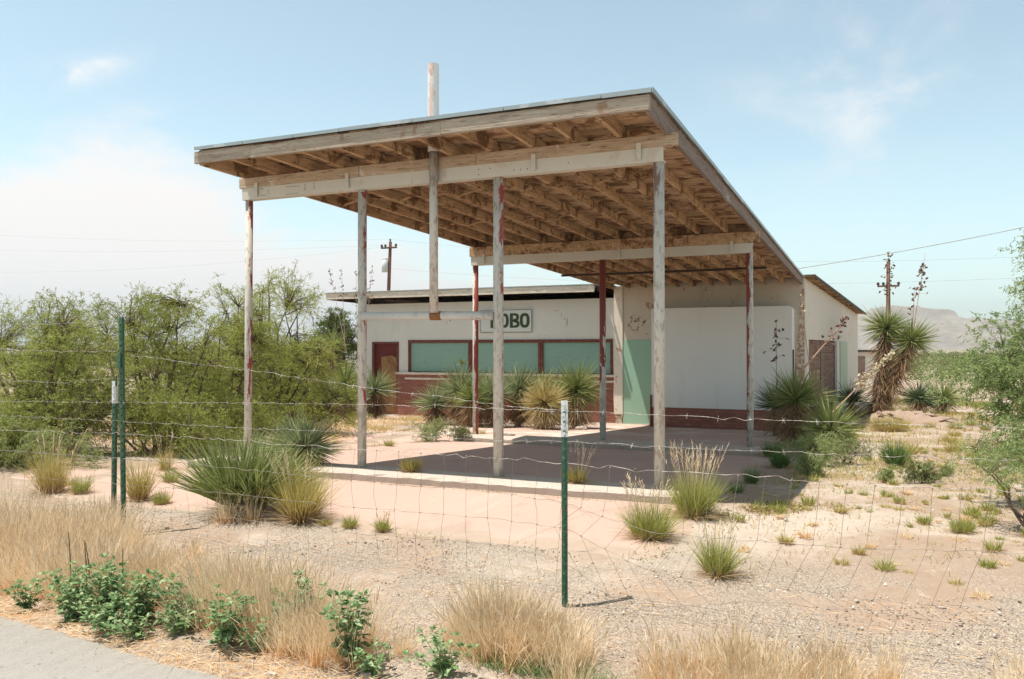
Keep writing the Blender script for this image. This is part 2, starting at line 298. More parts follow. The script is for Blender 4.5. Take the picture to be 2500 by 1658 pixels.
# ------------------------------------------------------------------ mesh helpers
def tag(o,label=None,cat=None,group=None,kind=None):
    if label: o['label']=label
    if cat: o['category']=cat
    if group: o['group']=group
    if kind: o['kind']=kind
    return o
def npmesh(name,V,F,mats,mi=None,v=None,s=None,smooth=False):
    V=np.asarray(V,np.float32); F=np.asarray(F,np.int32); k=F.shape[1]
    me=bpy.data.meshes.new(name); me.vertices.add(len(V)); me.vertices.foreach_set('co',V.ravel())
    me.loops.add(F.size); me.loops.foreach_set('vertex_index',F.ravel()); me.polygons.add(len(F))
    me.polygons.foreach_set('loop_start',np.arange(0,F.size,k,dtype=np.int32)); me.polygons.foreach_set('loop_total',np.full(len(F),k,np.int32))
    for m in mats: me.materials.append(MT[m])
    if mi is not None: me.polygons.foreach_set('material_index',np.asarray(mi,np.int32))
    if smooth: me.polygons.foreach_set('use_smooth',np.ones(len(F),bool))
    for nm,a in (('v',v),('s',s)):
        if a is not None: at=me.attributes.new(nm,'FLOAT','POINT'); at.data.foreach_set('value',np.asarray(a,np.float32))
    me.update(); me.validate(); return me
def link(name,me,parent=None,loc=(0,0,0)):
    o=bpy.data.objects.new(name,me); COL.objects.link(o)
    if parent is not None: o.parent=parent
    o.location=loc; return o
def thing(name,label,cat,loc=(0,0,0),group=None):
    return tag(link(name,None,None,loc),label,cat,group)
class MB:
    """collects boxes, tubes and prisms in world coordinates; build() links them as ONE mesh object"""
    def __init__(s): s.v=[]; s.f=[]; s.mk=[]
    def add(s,V,F):
        k=len(s.v); s.mk.append((k,len(s.f))); s.v+= [tuple(map(float,p)) for p in V]; s.f+=[tuple(i+k for i in q) for q in F]; return s
    def hexa(s,P): return s.add(P,[(0,3,2,1),(4,5,6,7),(0,1,5,4),(1,2,6,5),(2,3,7,6),(3,0,4,7)])
    def box(s,x0,x1,y0,y1,z0,z1,dz=0,jit=0):
        # dz: how much z changes from y0 to y1
        P=[(x0,y0,z0),(x1,y0,z0),(x1,y1,z0+dz),(x0,y1,z0+dz),(x0,y0,z1),(x1,y0,z1),(x1,y1,z1+dz),(x0,y1,z1+dz)]
        if jit: P=[tuple(c+random.uniform(-jit,jit) for c in p) for p in P]
        return s.hexa(P)
    def wallseg(s,a,b,th,z0a,z0b,z1a,z1b):
        a=Vector((*a,0)); b=Vector((*b,0)); d=(b-a).normalized(); n=Vector((-d.y,d.x,0))*th
        P=[(a.x,a.y,z0a),(b.x,b.y,z0b),(b.x+n.x,b.y+n.y,z0b),(a.x+n.x,a.y+n.y,z0a),(a.x,a.y,z1a),(b.x,b.y,z1b),(b.x+n.x,b.y+n.y,z1b),(a.x+n.x,a.y+n.y,z1a)]
        return s.hexa(P)
    def tube(s,pts,r,n=10,cap=True):
        pts=[Vector(p) for p in pts]; rr=r if isinstance(r,(list,tuple)) else [r]*len(pts); k=len(s.v); ring=[]; s.mk.append((k,len(s.f)))
        up=None
        for i,p in enumerate(pts):
            d=(pts[min(i+1,len(pts)-1)]-pts[max(i-1,0)]).normalized()
            if up is None: up=Vector((0,0,1)) if abs(d.z)<.9 else Vector((0,1,0))
            a=d.cross(up).normalized(); b=a.cross(d); up=b
            for j in range(n):
                t=2*math.pi*j/n; q=p+(a*math.cos(t)+b*math.sin(t))*rr[i]; s.v.append(tuple(q))
        for i in range(len(pts)-1):
            for j in range(n): s.f.append((k+i*n+j,k+i*n+(j+1)%n,k+(i+1)*n+(j+1)%n,k+(i+1)*n+j))
        if cap: s.f.append(tuple(k+j for j in range(n))[::-1]); s.f.append(tuple(k+(len(pts)-1)*n+j for j in range(n)))
        return s
    def build(s,name,m,parent=None,smooth=False,origin=None,bevel=0):
        if origin is None: origin=(0,0,0)
        o0=Vector(parent_world(parent)) if parent is not None else Vector((0,0,0)); og=Vector(origin) if any(origin) else o0
        me=bpy.data.meshes.new(name); me.from_pydata([(a-og.x,b-og.y,c-og.z) for a,b,c in s.v],[],s.f); me.materials.append(MT[m])
        if smooth:
            for p in me.polygons: p.use_smooth=len(p.vertices)==4
        me.update(); o=link(name,me,parent,og-o0)
        if bevel: b=o.modifiers.new('bevel','BEVEL'); b.width=bevel; b.segments=1; b.limit_method='ANGLE'
        return o
def each(b,name,m,parent,bevel=0,origins=True):
    # every box or tube collected in b becomes a part of its own
    mk=b.mk+[(len(b.v),len(b.f))]; out=[]
    for (v0,f0),(v1,f1) in zip(mk,mk[1:]):
        c=MB(); V=b.v[v0:v1]; n=len(V); og=tuple(sum(p[i] for p in V)/n for i in range(3))
        c.v=V; c.f=[tuple(i-v0 for i in q) for q in b.f[f0:f1]]; out.append(c.build(name,m,parent,False,og,bevel))
    return out
def parent_world(o):
    p=Vector(o.location); q=o.parent
    while q is not None: p=p+Vector(q.location); q=q.parent
    return p
def nrm(a): return a/np.maximum(np.linalg.norm(a,axis=-1,keepdims=True),1e-9)
def blades(rng,B,D,L,Wd,droop,seg=3,pw=1.6,face=None,v=None):
    """flat tapering blades: base points B, directions D, lengths L, widths Wd"""
    n=len(B); D=nrm(D); rv=rng.normal(size=(n,3)) if face is None else face; S=nrm(np.cross(D,rv))
    V=np.zeros((n,seg+1,2,3)); ss=np.linspace(0,1,seg+1); L=np.broadcast_to(L,(n,)); Wd=np.broadcast_to(Wd,(n,)); droop=np.broadcast_to(droop,(n,))
    for i,t in enumerate(ss):
        P=B+D*(L*t)[:,None]; P=P.copy(); P[:,2]-=droop*L*t*t
        hw=(Wd*.5*max(.08,1-t**pw))[:,None]*S; V[:,i,0]=P-hw; V[:,i,1]=P+hw
    F=np.zeros((n,seg,4),np.int32); b=(np.arange(n)*(seg+1)*2)[:,None]
    for i in range(seg): F[:,i]=b+np.array([[2*i,2*i+1,2*i+3,2*i+2]])
    vv=rng.random(n) if v is None else v
    return V.reshape(-1,3),F.reshape(-1,4),np.repeat(vv,(seg+1)*2),np.tile(np.repeat(ss,2),n)
def merge(parts):
    V=[];F=[];v=[];s=[];mi=[];k=0
    for j,(p,mm) in enumerate(parts):
        V.append(p[0]);F.append(p[1]+k);v.append(p[2]);s.append(p[3]);mi.append(np.full(len(p[1]),mm)); k+=len(p[0])
    return np.concatenate(V),np.concatenate(F),np.concatenate(v),np.concatenate(s),np.concatenate(mi)
def bmesh_obj(name,parts,mats,parent=None,loc=(0,0,0)):
    V,F,v,s,mi=merge(parts); return link(name,npmesh(name,V,F,mats,mi,v,s),parent,loc)
def T(x,y):
    """height of the ground"""
    if y>=0: return -.05*y if y<13.3 else -.665-.09*min(1,(y-13.3)/25)
    if y>-1.9: return .03*y
    if y>-3: return -.057+(y+1.9)*.08
    return max(-.145+(y+3)*.03,-.26)
Tv=np.vectorize(T)
# ------------------------------------------------------------------ ground, road, pads, hills
def axis(vals): return np.array(sorted(set(np.round(vals,4))))
xs=axis(list(np.arange(-8,12,.25))+list(np.linspace(-40,-8,33))+list(np.linspace(12,50,39))+[-6000,-3000,-1500,-700,-300,-120,-70,90,180,400,900,2000,4000,6000])
ys=axis(list(np.arange(-8,20,.25))+[-1.9,-3,13.3,-300,-60,-25,-14]+list(np.linspace(20,60,41))+[80,120,200,400,900,2000,4000,7000])
GX,GY=np.meshgrid(xs,ys); GZ=Tv(GX,GY)
rng=np.random.default_rng(3)
amp=np.where((GY>-9)&(GY<60)&(np.abs(GX)<45),.012,0); onpad=((GX>-2)&(GX<5.4)&(GY>-2.2)&(GY<14.5))|((GX>-9)&(GX<7)&(GY>2)&(GY<21)); amp=np.where(onpad,.0,amp)
GZ=GZ+rng.normal(size=GZ.shape)*amp
n,m_=GX.shape; idx=np.arange(n*m_).reshape(n,m_)
F=np.stack([idx[:-1,:-1],idx[:-1,1:],idx[1:,1:],idx[1:,:-1]],-1).reshape(-1,4)
o=link('ground',npmesh('ground',np.stack([GX,GY,GZ],-1).reshape(-1,3),F,['ground_sand'],smooth=True)); tag(o,kind='structure')
def sheet(name,m,rows,off,nx=40,jx=.06,seed=1,jy=0):
    """rows = [(y,xl,xr)]; follows the ground at a small height above it, with a ragged outline"""
    rg=np.random.default_rng(seed); V=[]; 
    for k,(y,xl,xr) in enumerate(rows):
        a=xl+rg.normal()*jx; b=xr+rg.normal()*jx
        for i in range(nx+1):
            x=a+(b-a)*i/nx; yy=y+(rg.normal()*jy if k in(0,len(rows)-1) else 0); V.append((x,yy,T(x,yy)+(off if 0<i<nx and 0<k<len(rows)-1 else -.012)))
    F=[(r*(nx+1)+i,r*(nx+1)+i+1,(r+1)*(nx+1)+i+1,(r+1)*(nx+1)+i) for r in range(len(rows)-1) for i in range(nx)]
    return tag(link(name,npmesh(name,V,F,[m],smooth=True)),kind='structure')
rows=[(-1.98,-.75,4.95),(-1.9,-.8,5.1),(-1.6,-.9,5.2),(-1.2,-.9,5.25),(-.6,-1,5.2),(0,-1.0,5.25)]+[(y,-.9,5.22) for y in np.arange(.4,4.1,.4)]+[(y,-1.0-(y-4)*.28,5.2) for y in np.arange(4.4,13.31,.4)]+[(13.9,-3.4,5.1)]
sheet('forecourt',"pink_concrete",rows,.006,nx=60,seed=5,jy=.02)
sheet('side_pavement','pink_concrete',[(y,-8.2+.2*math.sin(y*2),-3.8) for y in np.arange(8.6,13.31,.4)]+[(13.98,-8.2,-3.5)],.004,nx=30,seed=7)
sheet('old_slab','pink_concrete',[(y,-4.6+.3*math.sin(y*3),-1.25-max(0,y-4)*.28) for y in np.arange(3.2,8.1,.4)],.004,nx=30,seed=8)
sheet('side_slab','pink_concrete',[(-1.75,-3.2,-1.0),(-1.3,-3.3,-1.05),(-.8,-3.1,-1.1),(-.3,-3.0,-1.1)],.004,nx=20,seed=9)
# asphalt road edge (bottom left)
V=[];F=[]
ex=[(-6,-3.92),(-2,-3.98),(0,-4.04),(1,-4.08),(2.01,-4.14),(2.6,-4.19),(3.19,-4.25),(3.85,-4.30),(4.6,-4.42),(6,-4.55),(9,-4.7),(14,-4.9)]
edge=[]
for (x0,y0),(x1,y1) in zip(ex,ex[1:]):
    for t in np.linspace(0,1,14,endpoint=False): edge.append((x0+(x1-x0)*t,y0+(y1-y0)*t+random.Random(len(edge)).uniform(-.018,.018)))
for i,(x,y) in enumerate(edge): V+= [(x,y,T(x,y)-.004),(x-.01,y-.03,T(x,y-.03)+.022),(x,y-1.5,T(x,y-1.5)+.02),(x,-14,T(x,-14)+.02)]
for i in range(len(edge)-1):
    for k in range(3): a=i*4+k; F.append((a,a+1,a+5,a+4)[::-1])
tag(link('road',npmesh('road',V,F,['asphalt'],smooth=True)),kind='structure')
# mesa and low ridge far away
def hill(name,prof,y0,depth,seed,foot=-.8):
    """prof = [(x,z)] crest line; flanks fall to the plain in front and behind"""
    rg=np.random.default_rng(seed); xs=[p[0] for p in prof]; zs=[p[1] for p in prof]; X=np.arange(xs[0],xs[-1]+1,14.); V=[]; lev=[(0,0),(.10,.25),(.28,.50),(.45,.62),(.52,.80),(.62,.98),(.78,1.0),(1,1.0),(1.3,.5),(1.6,0)]
    for x in X:
        z=float(np.interp(x,xs,zs)); e=min(1,(x-xs[0])/200,(xs[-1]-x)/200); g=60*math.sin(x*.011)+35*math.sin(x*.037+2)+rg.normal()*9
        for a,b in lev: V.append((x+rg.normal()*3,y0-depth*(1-a)+g*(1-a)*(.3+b),foot+(z-foot)*b*(1+(rg.normal()*.02 if 0<b<1 else 0))))
    k=len(lev); F=[(i*k+j,i*k+j+1,(i+1)*k+j+1,(i+1)*k+j)[::-1] for i in range(len(X)-1) for j in range(k-1)]
    return tag(link(name,npmesh(name,V,F,['mesa_rock'],smooth=False)),kind='structure')
hill('hills',[(-700,5),(-500,40),(-380,62),(-259,74),(-147,81),(-43,90),(-30,93),(-9,108),(30,112),(58,114),(80,112),(105,110),(140,106),(164,103),(181,97),(194,85),(208,78),(238,80),(306,71),(442,62),(600,70),(760,52),(900,30),(1100,3)],2500,420,4)
hill('hills',[(-4600,3),(-3959,20),(-3393,26),(-2914,39),(-2820,45),(-2548,27),(-2035,31),(-1847,21),(-1300,26),(-800,18),(-500,2)],2560,500,6)

# ------------------------------------------------------------------ pump islands
def island(x0,x1,y0,y1,top,hgt,label,seed,open_=True):
    rg=random.Random(seed); nx=int((x1-x0)/.12); V=[];F=[]
    prof=[(0,-hgt-.05),(0,-.018),(.018,0),(1,0)]   # front face, worn arris, top
    for i in range(nx+1):
        x=x0+(x1-x0)*i/nx; j=lambda a=.006: rg.uniform(-a,a); yf=y0+j(.008); yb=y1+j(.008)
        P=[(yf,top-hgt-.06),(yf+j(.003),top-.02+j()),(yf+.02+j(),top+j(.003)),(yb-.02+j(),top+j(.003)),(yb+j(.003),top-.02+j()),(yb,top-hgt-.06)]
        V+=[(x,a,b) for a,b in P]
    for i in range(nx):
        for k in range(5): a=i*6+k; F.append((a,a+6,a+7,a+1))
    e0=[0,1,2,3,4,5]; me_=bpy.data.meshes.new('concrete_island'); 
    ff=[tuple(f) for f in F]+[tuple(e0)]+[tuple(nx*6+i for i in reversed(e0))]
    me_.from_pydata(V,[],ff); me_.materials.append(MT['island_concrete']); me_.update()
    return tag(link('concrete_island',me_),label,'pump island','concrete pump islands under the canopy')
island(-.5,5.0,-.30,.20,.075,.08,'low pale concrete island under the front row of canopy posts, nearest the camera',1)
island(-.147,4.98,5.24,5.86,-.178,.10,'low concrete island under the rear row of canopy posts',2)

# ------------------------------------------------------------------ canopy
SL=-.023
def rb(y): return 3.217+SL*(y+.7)          # underside of the rafters
can=thing('canopy','weathered wooden canopy on steel pipe posts with exposed rafters and flaking paint','canopy',(2.4,7,-.35))
RX=[.057+k*.4286 for k in range(12)]
rnd=random.Random(5)
for k,x in enumerate(RX):
    if k in(0,11): continue
    b=MB()
    for y0,y1 in ((-.69,5.55),(5.55,13.88)):
        xo=.0 if y0<0 else .012
        n_=6
        for i in range(n_):
            a=y0+(y1-y0)*i/n_; c=y0+(y1-y0)*(i+1)/n_; b.box(x-.019+xo,x+.019+xo,a,c,rb(a),rb(a)+.118,SL*(c-a))
    b.build('rafter','rafter_wood',can,bevel=0)
b=MB()
for i in range(20):
    a=-.69+14.57*i/20; c=a+14.57/20; b.box(.037,.075,a,c,rb(a)-.012,rb(a)+.135,SL*(c-a))
b.build('left_fascia','rafter_wood',can)
b=MB()
cuts=[-.69,3.4,8.1,13.96]
for a,c in zip(cuts,cuts[1:]): b.box(4.752+rnd.uniform(-.003,.003),4.792,a+.004,c,rb(a)-.022,rb(a)+.128,SL*(c-a))
b.build('side_fascia','grey_fascia',can,bevel=.003)
b=MB(); xs_=[-.0,.74,2.9,4.795]
for k,(a,c) in enumerate(zip(xs_,xs_[1:])):
    zz=[.006,-.002,.002][k]; b.box(a+.003,c,-.73-.004*k,-.692,3.212+zz,3.333+zz)
each(b,'front_fascia','weathered_board',can,.003)
b=MB(); y=-.70
while y<13.9:
    wd=rnd.choice([.14,.15,.15,.19]); g=rnd.choice([.004,.004,.01,.02])
    z=rb(y)+.121
    for x0,x1 in ((.04,rnd.uniform(1.4,3.2)),(None,4.79)):
        if x0 is None: x0=last+.004
        j=rnd.uniform(-.001,.006); b.box(x0,x1,y+rnd.uniform(0,.004),min(y+wd-g,13.9),z+j,z+.017+j,SL*wd); last=x1
    y+=wd
b.build('roof_planks','plank_wood',can)
b=MB()
for i in range(24):
    a=-.755+14.75*i/24; c=a+14.75/24; j=rnd.uniform(-.003,.003); b.box(.035,4.815,a,c,rb(a)+.148,rb(a)+.164,SL*(c-a))
b.build('roof_sheet','roof_metal',can)
b=MB(); x=.03
k=0
while x<4.82:
    x1=min(x+rnd.uniform(.5,.95),4.825); j=rnd.uniform(-.004,.004); b.box(x,x1-.006,-.758,-.748,3.346+j,3.379+j); x=x1
for i in range(9):
    a=-.75+14.6*i/9; c=a+14.6/9-.01; b.box(4.822,4.832,a,c,rb(a)+.125+rnd.uniform(-.006,.006),rb(a)+.167,SL*(c-a))
b.build('metal_edging','roof_metal',can)
def channel(y,z0,z1,x0,x1,name='steel_beam'):
    b=MB(); b.box(x0,x1,y-.020,y-.008,z0,z1); b.box(x0,x1,y-.0078,y+.085,z0,z0+.012); b.box(x0,x1,y-.0078,y+.085,z1-.012,z1)
    return b.build(name,'beam_steel',can)
channel(0,2.956,3.085,0,4.735); channel(5.642,2.749,2.895,.0,4.735)
b=MB(); b.box(-.035,1.55,-.03,.03,3.087,3.196,jit=.002); b.box(1.555,2.9,-.028,.03,3.087,3.196,jit=.002); b.box(2.905,4.86,-.032,.03,3.087,3.196,jit=.002); b.box(0,4.8,.034,.075,3.087,3.19)
each(b,'timber_beam','beam_wood',can,.003)
b=MB(); b.box(-.02,2.1,5.60,5.66,2.897,3.066,jit=.002); b.box(2.105,4.84,5.604,5.66,2.897,3.066,jit=.002); b.box(0,4.8,5.664,5.70,2.897,3.06)
each(b,'timber_beam','rafter_wood',can,.003)
for yy,zz,xx in ((-.036,3.0,(.21,1.41,3.51,4.52)),(5.60,2.80,(.25,2.66,3.25,4.43))):
    for x in xx:
        b=MB(); b.box(x-.022,x+.022,yy-.008,yy+.002,zz-.02,zz+.13,jit=.003); b.box(x-.006,x+.006,yy-.016,yy-.008,zz+.04,zz+.052); b.build('bracket','beam_steel',can)
b=MB()
for x,z in [(.27,3.06),(.29,3.06),(.27,2.99),(.30,2.99),(.33,2.99),(.37,3.035),(.37,3.005)]+[(.62+.035*i,2.975) for i in range(5)]+[(.62+.03*i,3.055) for i in range(6)]+[(.86,3.06),(.86,3.035),(.86,3.01),(.98,3.06),(.98,3.035),(.98,3.01),(2.93,3.04),(2.93,2.99),(3.05,3.04),(3.3,3.0),(3.37,3.0),(3.44,3.0),(3.85,3.02)]:
    b.tube([(x,-.0215,z),(x,-.0195,z)],.006,6)
each(b,'bolt_hole','void_dark',can)
# blocking over the rear beam and herringbone bridging
b=MB()
for x0,x1 in zip(RX,RX[1:]): b.box(x0+.034,x1-.022,5.72,5.755,rb(5.75)+.002,rb(5.75)+.115)
each(b,'blocking','rafter_wood',can)
for yy in (1.75,3.7,8.1,10.4,12.2):
    b=MB()
    for x0,x1 in zip(RX,RX[1:]):
        z0=rb(yy)+.012; z1=rb(yy)+.105
        for (a,c,q) in ((z0,z1,0),(z1,z0,.03)):
            if rnd.random()<.14: continue
            p0=Vector((x0+.02,yy+q,a)); p1=Vector((x1-.02,yy+q,c)); d=(p1-p0); up=Vector((-d.z,0,d.x)).normalized()*.010
            b.hexa([p0-up,p1-up,p1-up+Vector((0,.025,0)),p0-up+Vector((0,.025,0)),p0+up,p1+up,p1+up+Vector((0,.025,0)),p0+up+Vector((0,.025,0))])
    each(b,'cross_bridging','plank_wood',can)
MB().tube([(.04,10,2.925),(2.3,10,2.92),(4.42,10,2.928)],.027,6).build('ceiling_conduit','dark_steel',can)
def post(x,y,z0,z1,r,m,lab=None,lean=0,parent=can):
    o=MB().tube([(x+lean,y,z0-.03),(x+lean*.5,y,(z0+z1)/2),(x,y,z1)],r,18).build('pipe_post',m,parent,True,origin=(x,y,z0))
    if lab: o['label']=lab
    return o
post(.045,.045,.075,2.957,.041,'pipe_a','thin pipe post, cream on its left and red primer on its right',-.012)
post(1.546,.045,.075,2.957,.046,'pipe_b'); post(3.108,.045,.075,2.957,.050,'pipe_c'); post(4.68,.045,.075,2.957,.049,'pipe_d','front corner pipe post, white paint flaking off brownish primer')
post(.05,5.70,-.178,2.75,.05,'pipe_e'); post(2.358,5.70,-.178,2.80,.052,'pipe_f','rear middle pipe post painted red and grey'); post(4.68,5.70,-.178,2.75,.05,'pipe_g')
MB().tube([(1.585,.0,1.640),(2.46,-.01,1.632),(3.07,.0,1.622)],.043,18).build('cross_pipe','bar_paint',can,True)
MB().tube([(2.462,-.07,1.66),(2.458,-.07,3.25)],.043,18).build('sign_mast','pipe_b',can,True,origin=(2.46,-.07,1.63))
MB().tube([(2.40,-.012,1.632),(2.52,-.012,1.631)],.0455,14).build('weld_joint','rust',can,True)
ch=MB().tube([(2.458,-.07,3.24),(2.455,-.07,4.11)],.056,20,False).tube([(2.455,-.07,4.11),(2.455,-.07,3.95)],.048,20).build('upper_pipe','chimney_paint',can,True); ch['label']='wide white pipe with rust-red patches standing above the roof'

# ------------------------------------------------------------------ station building
bld=thing('station_building','abandoned cream stucco filling station with boarded windows and red brick base','building',(0,16,-.67))
# left wing
WY=14.0
b=MB(); b.box(-7.95,-7.57,WY,WY+.2,-.9,2.655); b.box(-7.57,-6.628,WY,WY+.2,1.513,2.655); b.box(-6.628,-6.30,WY,WY+.2,-.9,2.655); b.box(-6.30,.0,WY,WY+.2,1.56,2.655); b.box(-6.30,.0,WY,WY+.2,-.9,.60); b.box(0,.3,WY+.0,WY+.2,-.9,2.655)
b.box(-7.95,-7.75,WY+.2,20.5,-.9,2.6,-.15); b.box(-7.75,.3,20.3,20.5,-.9,2.55)
b.build('front_wall','stucco_cream',bld)
b=MB(); b.box(-6.66,.066,WY-.035,WY-.002,-.72,.545); br=b.build('brick_base','painted_brick',bld)
b=MB(); b.box(-6.4,-4.9,WY-.043,WY-.033,.40,.455); b.box(-1.7,.06,WY-.043,WY-.033,.40,.455); each(b,'white_stripe','cream_board',bld)
b=MB(); b.box(-6.70,-3.1,WY-.09,WY-.0,.547,.615,jit=.004); b.box(-3.095,.066,WY-.088,WY-.0,.547,.615,jit=.004); each(b,'window_sill','cream_board',bld,.005)
for x0,x1 in ((-6.30,-4.235),(-4.232,-2.07),(-2.067,.0)):
    b=MB(); fw=.085; za,zb=.617,1.562
    b.box(x0,x1,WY-.028,WY+.09,zb-fw,zb); b.box(x0,x0+fw*.8,WY-.026,WY+.09,za,zb-fw); b.box(x1-fw*.8,x1,WY-.026,WY+.09,za,zb-fw); b.box(x0+fw*.8,x1-fw*.8,WY-.02,WY+.09,za,za+.022)
    wn=b.build('window','dark_red_frame',bld,bevel=.004)
    MB().box(x0+fw*.8,x1-fw*.8,WY+.03,WY+.05,za+.022,zb-fw).build('window_board','teal_board',wn)
b=MB(); b.box(-7.57,-7.50,WY-.015,WY+.12,-.7,1.513); b.box(-6.70,-6.628,WY-.015,WY+.12,-.7,1.513); b.box(-7.50,-6.70,WY-.015,WY+.12,1.445,1.513)
dr=b.build('door','dark_red_frame',bld); dr['label']='dark red door patched with a sheet of brown plywood'
MB().box(-7.50,-6.70,WY+.06,WY+.10,-.7,1.445).build('door_leaf','red_door_paint',dr)
b=MB(); b.add([(-7.24,WY+.045,-.7),(-6.71,WY+.045,-.7),(-6.71,WY+.045,1.02),(-6.90,WY+.045,1.10),(-7.28,WY+.045,1.06)]+[(x,WY+.059,z) for x,z in ((-7.24,-.7),(-6.71,-.7),(-6.71,1.02),(-6.90,1.10),(-7.28,1.06))],[(0,1,2,3,4),(9,8,7,6,5),(0,5,6,1),(1,6,7,2),(2,7,8,3),(3,8,9,4),(4,9,5,0)])
b.build('plywood_patch','plywood',dr)
b=MB()
for i in range(3):
    P=Matrix.Translation((-6.98+i*.07,WY+.036,.88-i*.02))@Matrix.Rotation(-.5,4,'Y'); q=[P@Vector(c) for c in ((-.02,-.006,-.22),(.02,-.006,-.22),(.02,.006,-.22),(-.02,.006,-.22),(-.02,-.006,.22),(.02,-.006,.22),(.02,.006,.22),(-.02,.006,.22))]; b.hexa(q)
each(b,'loose_slat','plywood',dr)
MB().box(-7.6,-6.6,WY-.45,WY-.02,-.74,-.66).build('door_step','island_concrete',bld)
# left wing roof
b=MB(); b.box(-8.76,-3.9,13.29,13.325,2.79,2.965,jit=.003); b.box(-3.896,-1.6,13.287,13.325,2.79,2.965,jit=.003); b.box(-1.596,-.30,13.29,13.325,2.785,2.962,jit=.003)
for i in range(5): b.box(-.30,-.30+rnd.uniform(.01,.05),13.292,13.323,2.79+.035*i,2.82+.035*i)
b.build('roof_fascia','cream_board',bld,bevel=.004)
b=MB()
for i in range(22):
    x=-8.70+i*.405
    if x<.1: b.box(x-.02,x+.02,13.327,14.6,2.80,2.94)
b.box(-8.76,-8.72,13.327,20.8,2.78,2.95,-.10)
each(b,'roof_rafter','eave_shade_wood',bld)
MB().box(-8.8,-.29,13.26,20.9,2.968,2.992,-.12).box(-.289,.06,13.84,20.9,2.962,2.986,-.12).build('roof_sheet','roof_metal',bld)
MB().box(-8.72,-.31,13.33,20.8,2.945,2.965,-.12).build('roof_planks','eave_shade_wood',bld)
# right wing (under the canopy)
RY=13.9
b=MB(); b.box(.30,4.55,RY,RY+.2,-.9,3.10); b.box(4.55,4.81,RY,RY+.2,-.9,3.05); b.box(.1,.3,RY+.02,20.3,-.9,2.9,-.2)
b.build('front_wall','stucco_worn',bld)
b=MB()
pp=[(.067,-.42),(.05,.1),(.068,.6),(.06,1.4),(.07,2.0),(.068,2.95)]
for (xa,za),(xb,zb) in zip(pp,pp[1:]): b.hexa([(xa,RY-.03,za),(.302,RY-.03,za),(.302,RY+.1,za),(xa,RY+.1,za),(xb,RY-.03,zb),(.302,RY-.03,zb),(.302,RY+.1,zb),(xb,RY+.1,zb)])
b.build('pilaster','stucco_pilaster',bld)
b=MB()
for i in range(6): b.box(.10+rnd.uniform(-.02,.02),.29+rnd.uniform(-.02,.01),RY-.02,RY+.1,-.72+i*.052,-.676+i*.052)
b.build('exposed_brick','corner_brick_worn',bld)
MB().box(.304,1.25,RY-.012,RY-.001,-.69,1.533).build('green_door','mint_paint',bld)
MB().box(.306,1.25,RY-.05,RY-.013,-.70,-.655).build('threshold','island_concrete',bld)
# boarded display bay with a rounded upper right corner
BY=13.3; x0,x1,z0,z1=1.22,4.60,-.165,2.315; r_c=.09
prof=[(x0,z0),(x1,z0)]+[(x1-r_c+r_c*math.cos(t),z1-r_c+r_c*math.sin(t)) for t in np.linspace(0,math.pi/2,6)]+[(x0,z1)]
k=len(prof); V=[(x,BY+.0,z) for x,z in prof]+[(x,RY,z) for x,z in prof]
V=[(x,BY,z) for x,z in prof]+[(x,RY-.001,z) for x,z in prof]
b=MB(); b.add(V,[tuple(range(k)),tuple(range(2*k-1,k-1,-1))]+[(i,i+k,(i+1)%k+k,(i+1)%k) for i in range(k)])
b.build('boarded_display','white_board',bld)
MB().box(1.20,4.62,BY-.012,RY-.001,-.75,-.168).build('brick_plinth','painted_brick',bld)
MB().box(1.19,1.235,BY-.03,BY-.013,-.72,.14).build('brick_jamb','dark_red_frame',bld)
b=MB(); b.box(4.604,4.622,BY+.02,BY+.16,-.165,1.28); b.box(4.604,4.615,BY+.22,BY+.27,-.165,1.28); each(b,'rusty_trim','dark_steel',bld)
b=MB(); 
pp=[(4.66,-.8),(4.64,.3),(4.63,1.1),(4.69,1.7),(4.74,2.35),(4.78,2.75)]
for (xa,za),(xb,zb) in zip(pp,pp[1:]): b.hexa([(xa,RY-.012,za),(4.822,RY-.012,za),(4.822,RY+.03,za),(xa,RY+.03,za),(xb,RY-.012,zb),(4.822,RY-.012,zb),(4.822,RY+.03,zb),(xb,RY+.03,zb)])
b.build('bare_corner','corner_brick_worn',bld)
# broken stucco and holes where the rafters enter the wall
rgn=random.Random(11); b=MB()
def shard(cx,cz,w_,h_,ang,pts=10):
    P=[]
    for i in range(pts):
        t=2*math.pi*i/pts; q=rgn.choice([.35,.6,.8,1,1.1]); x=w_*q*math.cos(t); z=h_*q*math.sin(t); P.append((cx+x*math.cos(ang)-z*math.sin(ang),cz+x*math.sin(ang)+z*math.cos(ang)))
    a=[(x,RY-.004,z) for x,z in P]; c=[(x,RY+.0,z) for x,z in P]; n=len(P)
    b.add(a+c,[tuple(range(n))[::-1]]+[(i,(i+1)%n,(i+1)%n+n,i+n) for i in range(n)])
for a in ((1.0,2.42,.20,.085,-.5),(1.14,2.36,.1,.06,-.3),(3.13,2.42,.05,.12,-.35),(3.02,2.33,.04,.07,-.2),(1.9,2.84,.14,.05,.25),(2.4,2.82,.13,.05,-.35),(2.2,2.55,.02,.08,.6),(2.55,2.52,.015,.10,.7),(.62,1.78,.13,.035,.1),(.72,1.83,.06,.04,.5),(.5,1.9,.05,.05,0),(.95,1.66,.05,.03,.4)): shard(*a)
each(b,'broken_stucco','corner_brick_worn',bld)
b=MB()
for i in range(26):
    cx=rgn.gauss(.68,.16); cz=rgn.gauss(2.02,.12); RYs=RY; shard(cx,cz,rgn.uniform(.02,.06),rgn.uniform(.015,.05),rgn.uniform(0,3))
each(b,'flaking_patch','corner_brick_worn',bld)
